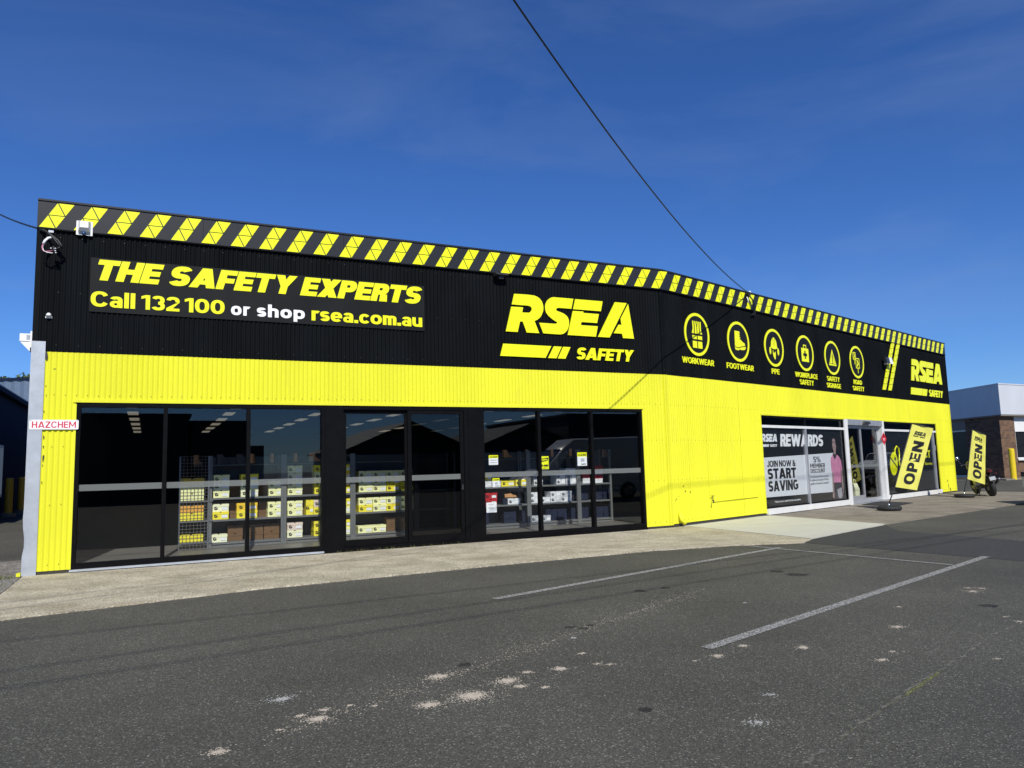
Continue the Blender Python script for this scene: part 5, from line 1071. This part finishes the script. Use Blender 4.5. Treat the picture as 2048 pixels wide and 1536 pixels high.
def sec(x, w, z0, z1, r=.8): return [(x, -w * r, z0), (x, w * r, z0), (x, w, z0 + (z1 - z0) * .35), (x, w * .9, z0 + (z1 - z0) * .8), (x, w * .4, z1), (x, -w * .4, z1), (x, -w * .9, z0 + (z1 - z0) * .8), (x, -w, z0 + (z1 - z0) * .35)]
bl_('tank', [sec(.55, .10, .80, .92), sec(.68, .17, .78, 1.02), (sec(.90, .19, .80, 1.10)), sec(1.12, .13, .86, 1.06)], 'bike_black')
bl_('seat', [sec(-.28, .10, .88, .97), sec(-.05, .15, .84, .95), sec(.30, .15, .78, .88), sec(.62, .10, .80, .92)], 'rubber')
bl_('tail_cowl', [sec(-.42, .07, .86, .95), sec(-.20, .13, .78, .93), sec(.15, .13, .72, .84)], 'bike_black')
tl_ = bl_('tail_light', [sec(-.47, .05, .83, .90), sec(-.41, .085, .82, .93)], 'tail_red')
bl_('rear_fender', [[(-.30, -.07, .80), (-.30, .07, .80), (-.26, .07, .82), (-.26, -.07, .82)], [(-.44, -.08, .52), (-.44, .08, .52), (-.41, .08, .52), (-.41, -.08, .52)]], 'bike_black')
MB().box(-.475, -.465, -.09, .09, .56, .68).build('number_plate', 'card_grey', bk, BK)
bl_('engine', [sec(.38, .15, .28, .66), sec(.60, .21, .24, .76), sec(.90, .20, .26, .74), sec(1.04, .12, .36, .66)], 'engine_grey')
MB().tube([(.10, 0, .335), (.45, .09, .40), (.50, .09, .60)], .03, 8).tube([(.0, .11, .335), (.50, .11, .42)], .028, 8).tube([(0, -.11, .335), (.50, -.11, .42)], .028, 8).build('swing_arm', 'dark_metal', bk, BK)
MB().tube([(.95, -.16, .40), (.70, -.20, .26), (.35, -.22, .30), (-.02, -.23, .42), (-.36, -.23, .56)], [.03, .03, .035, .055, .05], 10).build('exhaust', 'engine_grey', bk, BK, smooth=True)
for s in (-1, 1): MB().tube([(1.46, s * .10, .335), (1.16, s * .10, 1.05)], [.03, .025], 8).build('fork', 'engine_grey', bk, BK, smooth=True)
bl_('headlight_cowl', [sec(1.12, .16, .92, 1.20), sec(1.30, .15, .86, 1.22), sec(1.42, .08, .90, 1.05)], 'bike_black')
MB().tube([(.92, .42, 1.13), (1.05, .30, 1.14), (1.12, .0, 1.10), (1.05, -.30, 1.14), (.92, -.42, 1.13)], .014, 8).build('handlebar', 'dark_metal', bk, BK, smooth=True)
for s in (-1, 1):
    MB().tube([(.98, s * .34, 1.14), (1.02, s * .40, 1.26), (1.0, s * .43, 1.36)], .008, 6).build('mirror_stalk', 'dark_metal', bk, BK, smooth=True)
    MB().lathe([(.02, -.012), (.075, -.006), (.075, .004), (.03, .02)], T(1.0, s * .44, 1.40) @ Matrix.Rotation(R_(90), 4, 'Y'), 16).build('mirror', 'chrome', bk, BK, smooth=True)
    MB().lathe([(.02, -.03), (.03, 0), (.02, .03)], T(-.40, s * .16, .76) @ RX, 10).build('indicator', 'tail_red', bk, BK); MB().tube([(-.38, s * .06, .77), (-.40, s * .15, .76)], .008, 6).build('indicator_stalk', 'dark_metal', bk, BK)
    MB().tube([(.35, s * .16, .38), (.33, s * .32, .36)], .018, 6).build('foot_peg', 'dark_metal', bk, BK)
MB().tube([(.50, .12, .30), (.42, .30, .02)], .012, 6).tube([(.38, .30, .015), (.46, .32, .012)], .016, 6).build('side_stand', 'dark_metal', bk, BK)
MB().tube([(.02, .11, .335), (.12, .12, .60), (.25, .12, .75)], .022, 8).build('shock_absorber', 'tail_red', bk, BK)

# ================================================================== neighbouring buildings
def brickmat():
    m = bpy.data.materials.new('brickwork'); m.use_nodes = True; n, l = m.node_tree.nodes, m.node_tree.links; b = n['Principled BSDF']; b.inputs['Roughness'].default_value = .9
    t = n.new('ShaderNodeTexCoord'); s = n.new('ShaderNodeSeparateXYZ'); a = n.new('ShaderNodeMath'); a.operation = 'ADD'; c = n.new('ShaderNodeCombineXYZ'); k = n.new('ShaderNodeTexBrick')
    k.inputs['Color1'].default_value = (.19, .105, .055, 1); k.inputs['Color2'].default_value = (.085, .045, .028, 1); k.inputs['Mortar'].default_value = (.15, .11, .08, 1)
    k.inputs['Scale'].default_value = 1; k.inputs['Brick Width'].default_value = .30; k.inputs['Row Height'].default_value = .115; k.inputs['Mortar Size'].default_value = .010; k.inputs['Bias'].default_value = -.1
    l.new(t.outputs['Object'], s.inputs[0]); l.new(s.outputs[0], a.inputs[0]); l.new(s.outputs[1], a.inputs[1]); l.new(a.outputs[0], c.inputs[0]); l.new(s.outputs[2], c.inputs[1]); l.new(c.outputs[0], k.inputs['Vector']); l.new(k.outputs['Color'], b.inputs['Base Color'])
    bp = n.new('ShaderNodeBump'); bp.inputs['Strength'].default_value = .6; bp.inputs['Distance'].default_value = .01; bp.invert = True; l.new(k.outputs['Fac'], bp.inputs['Height']); l.new(bp.outputs['Normal'], b.inputs['Normal']); MATS['brickwork'] = m
brickmat()
GN = .36; cn_ = onground(2010, 956, GN)
nbx, nby = Vector((math.sin(R_(62)), math.cos(R_(62)), 0)), Vector((math.sin(R_(-2)), math.cos(R_(-2)), 0))     # its two street fronts
def NP(v): q = Vector((cn_.x, cn_.y, GN)) + nbx * v[0] + nby * v[1]; return (q.x, q.y, q.z + v[2])
class NBox(MB):
    def put(s, name, m, parent=None):
        s.v = [NP(v) for v in s.v]; return s.build(name, m, parent or nb)
D_n = math.hypot(cn_.x, cn_.y)
def zat(px, py): d = ray(px, py); return C0.z + d.z * D_n / math.hypot(d.x, d.y) - GN
ftop, fbot = zat(2004, 769), zat(2009, 829)
nb = thing('brick_office', 'low brown brick office with deep pale grey metal fascia, right of the shop', 'building', Matrix.Translation((cn_.x, cn_.y, GN)))
NBox().box(0, 1.15, 0, .35, -.3, fbot + .1).box(0, .35, .352, 2.4, -.3, fbot + .1).put('brick_pier', 'brickwork')
NBox().box(-.12, 14, -.25, 20, fbot, ftop).put('fascia', 'fascia_grey')
NBox().box(-.14, 14.02, -.27, 20.02, ftop, ftop + .05).put('fascia_capping', 'fascia_grey')
NBox().box(-.10, 13.9, -.22, 19.9, fbot - .06, fbot - .002).put('soffit', 'soffit')
NBox().box(.5, 13, 2.42, 14, -.3, fbot - .07).put('core_wall', 'interior_dark')
NBox().box(.02, .30, 2.405, 14, fbot - .55, fbot - .062).put('head_panel', 'soffit')
wdn = NBox(); wdn.box(.10, .16, 2.42, 13, fbot - .62, fbot - .552).box(.10, .16, 2.42, 13, 0, .08)
for y in (4.4, 7.0, 9.6): wdn.box(.09, .17, y - .04, y + .04, .08, fbot - .62)
wn_ = wdn.put('window_frame', 'frame_silver')
for a, c in ((2.42, 4.36), (4.44, 6.96), (7.04, 9.56)): NBox().box(.12, .13, a, c, .08, fbot - .62).put('pane', 'dark_glass', wn_)
NBox().box(1.151, 14, .08, .30, -.3, .75).put('brick_wall', 'brickwork'); NBox().box(1.152, 14, -.05, .2, .752, .84).put('window_sill', 'frame_white')
NBox().box(1.152, 14, .05, .25, fbot - .75, fbot - .065).put('head_panel', 'white_metal')
wf2 = NBox(); wf2.box(1.16, 6.44, .055, .145, .842, .88); wf2 = wf2.put('window_frame', 'frame_white')
for x in (1.2, 3.8, 6.4): b = NBox(); b.box(x - .04, x + .04, .06, .14, .881, fbot - .752); b.put('mullion', 'frame_white', wf2)
for a, c in ((1.24, 3.76), (3.84, 6.36)): NBox().box(a, c, .10, .11, .842, fbot - .752).put('pane', 'van_glass', wf2)
fp = NBox(); fp.box(-1.0, 14, -.9, 18, -.3, -.005); fp.v = [NP(v) for v in fp.v]; tag(fp.build('footpath', 'concrete_old'), kind='structure')
def bollard(px, pt, pb, z0, D, m, label, grp, dia=None):
    d = ray(px[1], pb); dh = math.hypot(d.x, d.y); q = C0 + d * (D / dh); z = q.z; d2 = ray(px[0], pt); q2 = C0 + d2 * (D / math.hypot(d2.x, d2.y)); r = (dia or .13)
    t_ = thing('bollard', label, 'bollard', Matrix.Translation((q.x, q.y, z)), grp); H = q2.z - z
    MB().lathe([(r * .5, 0), (r * .5, H - .03), (r * .42, H - .008), (r * .2, H)], Matrix.Translation((q.x, q.y, z)), 16).build('post', m, t_, smooth=False)
    MB().lathe([(r * 1.0, -.1), (r * 1.0, .004), (r * .6, .012)], Matrix.Translation((q.x, q.y, z)), 16).build('base_collar', 'concrete_old', t_)
bollard((2019, 2028), 897, 960, .33, (Vector((cn_.x, cn_.y)).length - .9), 'bollard_yellow', 'bright yellow bollard at the corner of the brick office', None, .24)
bollard((18, 16), 956, 1027, .25, 28.2, 'bollard_ochre', 'ochre bollard farther left along the blue shed', 'bollards by the blue shed', .22)
bollard((43, 42), 954, 1020, .25, 29.6, 'bollard_ochre', 'ochre bollard nearer the galvanised corner guard', 'bollards by the blue shed', .22)
# blue shed down the side lane
SX = -2.75
def onside(px, py, x): d = ray(px, py); o = FAi @ C0; dl = FAi.to_3x3() @ d; t = (x - o.x) / dl.x; return o + dl * t
e0, e1 = onside(0, 779, SX), onside(57, 808, SX); eave = (e0.z + e1.z) / 2
sh = thing('blue_shed', 'dark navy metal shed with ribbed blue roof beyond the left lane', 'shed', FA @ T(SX, 8, 0))
MB().box(SX - 9, SX, 8, 44, -.1, eave).build('wall', 'navy_metal', sh, FA)
MB().plate([(SX - 9.1, eave - .05), (SX + .15, eave - .05), (SX + .15, eave + .03), (SX - 4.5, eave + .25), (SX - 9.1, eave + .03)], 7.9, 44.1).build('roof', 'roof_blue', sh, FA)
MB().box(SX + .10, SX + .22, 7.9, 44.1, eave - .20, eave - .052).build('gutter', 'navy_metal', sh, FA)
dpx = onside(4, 905, SX + .02)
wv = MB().box(SX + .002, SX + .05, dpx.y - 1.6, dpx.y + .1, .9, 2.6).build('window', 'frame_silver', sh, FA); MB().box(SX + .051, SX + .056, dpx.y - 1.5, dpx.y, 1.0, 2.5).build('pane', 'van_glass', wv, FA)

fs = thing('ribbed_shed', 'tall blue-grey ribbed metal shed behind the navy shed', 'shed', Matrix.Translation((-40, 46, 0)))
fd_ = ray(20, 760); q_ = C0 + fd_ * (47 / fd_.y); ft = q_.z; b = MB(); n = 150
for i in range(n + 1): x = -62 + .3 * i; b.v += [(x, 47 - (.06 if i % 2 else 0), -.1), (x, 47 - (.06 if i % 2 else 0), ft)]
b.f = [(2 * i, 2 * i + 2, 2 * i + 3, 2 * i + 1) for i in range(n)]; b.build('ribbed_wall', 'roof_blue', fs, recalc=False)
MB().box(-62, -17, 46.85, 62, ft, ft + .12).build('roof', 'navy_metal', fs); MB().box(-62, -17, 47.1, 62, -.1, ft).build('wall', 'navy_metal', fs)
def tree(label, x, y, z0, H, cr_, seed, n=2200):
    rnd = random.Random(seed); t_ = thing('tree', label, 'tree', Matrix.Translation((x, y, z0)))
    b = MB(); b.tube([(x, y, z0), (x + .1, y, z0 + H * .3), (x, y + .1, z0 + H * .7)], [.22, .17, .06], 8)
    for k in range(7):
        a = rnd.uniform(0, 6.28); b.tube([(x, y, z0 + H * (.3 + .05 * k)), (x + cr_ * .6 * math.cos(a), y + cr_ * .6 * math.sin(a), z0 + H * (.5 + .06 * k))], [.08, .03], 6)
    b.build('trunk', 'bark', t_)
    b = MB(); cl = [(rnd.uniform(-1, 1) * cr_ * .7, rnd.uniform(-1, 1) * cr_ * .7, rnd.uniform(.42, .95) * H, rnd.uniform(.25, .5) * cr_) for _ in range(16)]
    for _ in range(n):
        c = rnd.choice(cl); v = Vector((rnd.gauss(0, 1), rnd.gauss(0, 1), rnd.gauss(0, .8))); v = v.normalized() * c[3] * rnd.uniform(.5, 1.05); q = Vector((x + c[0], y + c[1], z0 + c[2])) + v
        u = Vector((rnd.gauss(0, 1), rnd.gauss(0, 1), rnd.gauss(0, 1))).normalized() * rnd.uniform(.10, .22); w = u.orthogonal() * .5
        b.add([q - u, q + w, q + u, q - w], [(0, 1, 2, 3)])
    b.build('crown', 'leaf', t_, recalc=False)
tq = C0 + ray(10, 800) * 66; tree('dark bushy tree top rising behind the ribbed shed', tq.x, tq.y, .2, 10.7, 1.9, 3)
tq = C0 + ray(-70, 800) * 66; tree('dark tree left of the frame behind the ribbed shed', tq.x, tq.y, .2, 11.4, 2.6, 4)

# ================================================================== across the street (seen only mirrored in the glass)
def gable(label, s0, s1, y0, y1, eave_, ridge, wallm='house_wall'):
    t_ = thing('house', label, 'house', FA @ T(s0, y0, 0)); M = FA; m = (s0 + s1) / 2
    MB().plate([(s0 + .4, -.1), (s1 - .4, -.1), (s1 - .4, eave_), (m, ridge - .15), (s0 + .4, eave_)], y1 + .4, y0 - .4).build('wall', wallm, t_, M)
    b = MB(); b.plate([(s0, eave_ - .1), (m, ridge - .12), (s1, eave_ - .1), (s1, eave_ + .05), (m, ridge), (s0, eave_ + .05)], y1, y0); b.build('roof', 'shed_roof', t_, M)
    for a in (.25, .6): MB().box(s0 + (s1 - s0) * a, s0 + (s1 - s0) * a + 1.2, y0 - .42, y0 - .36, 1.0, 2.1).build('window', 'van_glass', t_, M)
def block(label, s0, s1, y0, y1, z, nm='warehouse', M=FA):
    t_ = thing(nm, label, 'warehouse', M @ T(s0, y0, 0)); MB().box(s0, s1, y1, y0, -.1, z).build('wall', 'shed_wall', t_, M); MB().box(s0 - .15, s1 + .15, y1 - .1, y0 + .1, z, z + .18).build('roof_edge', 'shed_roof', t_, M)
    MB().box(s0 + (s1 - s0) * .4, s0 + (s1 - s0) * .4 + 3, y0 - .02, y0 + .06, .0, min(3.2, z - 1)).build('roller_door', 'shed_wall', t_, M)
block('flat-roofed dark warehouse mirrored in the first shop pane', -16, 3.8, -35, -52, 4.95)
block('lower dark warehouse mirrored in the second shop pane', 4.0, 7.2, -36, -50, 4.6)
gable('gabled house mirrored behind the sliding door glass', 13.3, 22.3, -35, -48, 2.8, 4.75); gable('gabled house mirrored in the third window', 23.0, 31.0, -35, -48, 3.0, 4.6)
block('long dark warehouse mirrored at the right of the third window', 32, 47, -38, -54, 5.4); block('unseen dark block added to darken the entrance glass reflection', 34, 115, -24, -44, 7.5, M=FB)  # last block is added off frame to keep the right-hand glass reflections dark
def wheels(t_, M, xs_, w, r):
    for x in xs_:
        for s in (-1, 1):
            wh = MB().lathe([(r * .6, -.11), (r, -.10), (r, .10), (r * .6, .11)], M.__class__.Identity(4) @ T(x, s * w, r) @ RX, 20).build('wheel', 'rubber', t_, M); MB().lathe([(r * .58, -.112), (r * .58, .112)], T(x, s * w, r) @ RX, 16).build('rim', 'grey_metal', wh, M)
def vsec(x, wb, wt, z0, zb, z1): return [(x, -wb, z0), (x, wb, z0), (x, wb * 1.02, zb), (x, wt, z1 - .06), (x, wt * .85, z1), (x, -wt * .85, z1), (x, -wt, z1 - .06), (x, -wb * 1.02, zb)]
def van(label, M):
    t_ = thing('van', label, 'van', M); b = MB()
    b.loft([vsec(0, .85, .80, .45, .75, .95), vsec(.25, .98, .93, .32, .85, 1.12), vsec(.95, 1.0, .92, .28, 1.1, 1.32), vsec(1.75, 1.0, .86, .28, 1.2, 2.15), vsec(2.3, 1.0, .86, .28, 1.25, 2.55), vsec(5.6, 1.0, .86, .28, 1.25, 2.62), vsec(5.9, .98, .84, .35, 1.2, 2.5)]); b.build('body', 'van_white', t_, M, auto=35)
    b = MB(); b.loft([[(.98, -.80, 1.34), (.98, .80, 1.34), (1.72, .76, 2.10), (1.72, -.76, 2.10)], [(.96, -.80, 1.36), (.96, .80, 1.36), (1.70, .76, 2.13), (1.70, -.76, 2.13)]]); b.build('windscreen', 'van_glass', t_, M)
    for s in (-1, 1): MB().plate([(1.5, 1.35), (2.7, 1.35), (2.7, 2.0), (2.0, 2.0)], s * 1.015 - .01, s * 1.015 + .01).build('side_window', 'van_glass', t_, M); MB().box(-.01, .1, s * .75 - .16, s * .75 + .16, .75, .92).build('headlight', 'chrome', t_, M); MB().box(1.35, 1.5, s * 1.12 - .1, s * 1.12 + .1, 1.35, 1.65).build('mirror', 'van_white', t_, M)
    wheels(t_, M, (1.0, 4.7), .92, .36)
van('white high-roof van mirrored in the third shop window', FA @ T(15.2, -13.8, ASPH) @ Matrix.Rotation(R_(4), 4, 'Z'))
def ute(label, M):
    t_ = thing('utility_vehicle', label, 'utility vehicle', M); b = MB()
    b.loft([vsec(0, .80, .75, .5, .75, .92), vsec(.2, .92, .88, .38, .85, 1.05), vsec(1.45, .94, .90, .34, .95, 1.16), vsec(3.4, .94, .90, .34, .95, 1.12), vsec(5.2, .92, .88, .42, .95, 1.10)]); b.build('body', 'van_white', t_, M, auto=35)
    b = MB(); b.loft([vsec(1.40, .82, .78, 1.05, 1.1, 1.17), vsec(2.05, .84, .70, 1.05, 1.2, 1.76), vsec(3.0, .84, .70, 1.05, 1.2, 1.80), vsec(3.45, .84, .72, 1.05, 1.2, 1.72), vsec(3.6, .84, .78, 1.05, 1.1, 1.16)]); b.build('cab', 'van_white', t_, M, auto=35)
    for s in (-1, 1):
        MB().plate([(1.75, 1.2), (2.5, 1.2), (2.5, 1.66), (2.12, 1.66)], s * .83 - .02, s * .83 + .02).build('side_window', 'van_glass', t_, M); MB().plate([(2.56, 1.2), (3.4, 1.2), (3.25, 1.66), (2.56, 1.66)], s * .83 - .02, s * .83 + .02).build('side_window', 'van_glass', t_, M); MB().box(-.01, .1, s * .66 - .16, s * .66 + .16, .78, .92).build('headlight', 'chrome', t_, M)
    b = MB(); b.loft([[(1.44, -.72, 1.19), (1.44, .72, 1.19), (2.02, .64, 1.70), (2.02, -.64, 1.70)], [(1.42, -.72, 1.21), (1.42, .72, 1.21), (2.0, .64, 1.73), (2.0, -.64, 1.73)]]); b.build('windscreen', 'van_glass', t_, M)
    MB().box(3.75, 5.1, -.8, .8, 1.1, 1.14).build('tray_cover', 'rubber', t_, M); wheels(t_, M, (.95, 4.15), .84, .37)
ute('white utility vehicle mirrored in the entrance door glass', FB @ T(49, -15.5, ASPH))
tip = onground(1978, 1003); off = Vector((-LIGHT.x, -LIGHT.y)) / -LIGHT.z
ute('white utility vehicle parked just outside the right edge, casting the shadow there', Matrix.Translation((tip.x + off.x * .95 + .15, tip.y + off.y * .95 + .1, ASPH)) @ Matrix.Rotation(R_(-14), 4, 'Z') @ T(0, -.9, 0))
# street pole, crossarm and the wires whose shadows cross the car park
def pole(label, x, y, H, ang):
    M = Matrix.Translation((x, y, 0)) @ Matrix.Rotation(ang, 4, 'Z'); t_ = thing('power_pole', label, 'power pole', M)
    MB().lathe([(.17, -.2), (.12, H)], n=14).build('post', 'timber_pole', t_, M); MB().box(-.06, .06, -1.1, 1.1, H - .55, H - .43).build('crossarm', 'timber_pole', t_, M)
    for y_ in (-1.0, -.4, .4, 1.0): MB().lathe([(.03, 0), (.05, .05), (.03, .12)], T(0, y_, H - .43), 8).build('insulator', 'ceramic', t_, M)
pole('timber power pole behind the viewer where the overhead cable starts', POLE1.x, POLE1.y, max(8.9, cable[-1].z + .3), .55)
def wire(label, p, q, z, ext0, ext1, sag=.25):
    p, q = Vector(p), Vector(q); d = (q - p).normalized(); a = p - d * ext0; L = ext0 + ext1; P = []
    for i in range(25):
        u = i / 24; w = a + d * L * u; P.append((w.x, w.y, z - sag * 4 * u * (1 - u) + sag * .8))
    tag(MB().tube(P, .0115, 6).build('overhead_wire', 'cable_black', None, ID, smooth=True), label, 'wire', 'street power wires overhead')
    return a, a + d * L
def shw(px, py, z):     # where a wire at height z must hang to shade this ground pixel
    g_ = onground(px, py, ASPH); t = (z - g_.z) / -LIGHT.z; return (g_.x - LIGHT.x * t, g_.y - LIGHT.y * t)
def shb(px, py, z):
    s, q = onwall(px, py, FB); w = FB @ Vector((s, 0, q)); t = (z - w.z) / -LIGHT.z; return (w.x - LIGHT.x * t, w.y - LIGHT.y * t)
wire('street wire shading the car park nearest the apron', shw(0, 1285, 8.5), shw(700, 1205, 8.5), 8.5, 6, 22); WEND = wire('street wire, middle of the three shadows on the car park', shw(0, 1345, 8.5), shw(1000, 1200, 8.5), 8.5, 7, 24)[1]
wire('street wire shading the car park nearest the viewer', shw(30, 1375, 8.5), shw(1024, 1220, 8.5), 8.5, 7, 24)
w4 = wire('street wire shading the yellow wall between the windows', shb(1400, 968, 9.6), shb(1520, 958, 9.6), 9.6, 30, 60, .1)
pole('timber power pole far off to the right beyond the frame', w4[1].x, w4[1].y, 10.1, ANG_B); pole('timber power pole far behind the viewer', w4[0].x, w4[0].y, 10.1, ANG_B)
we = WEND; pole('timber power pole right of the frame where the three low wires end', we.x, we.y, 9.1, .55)
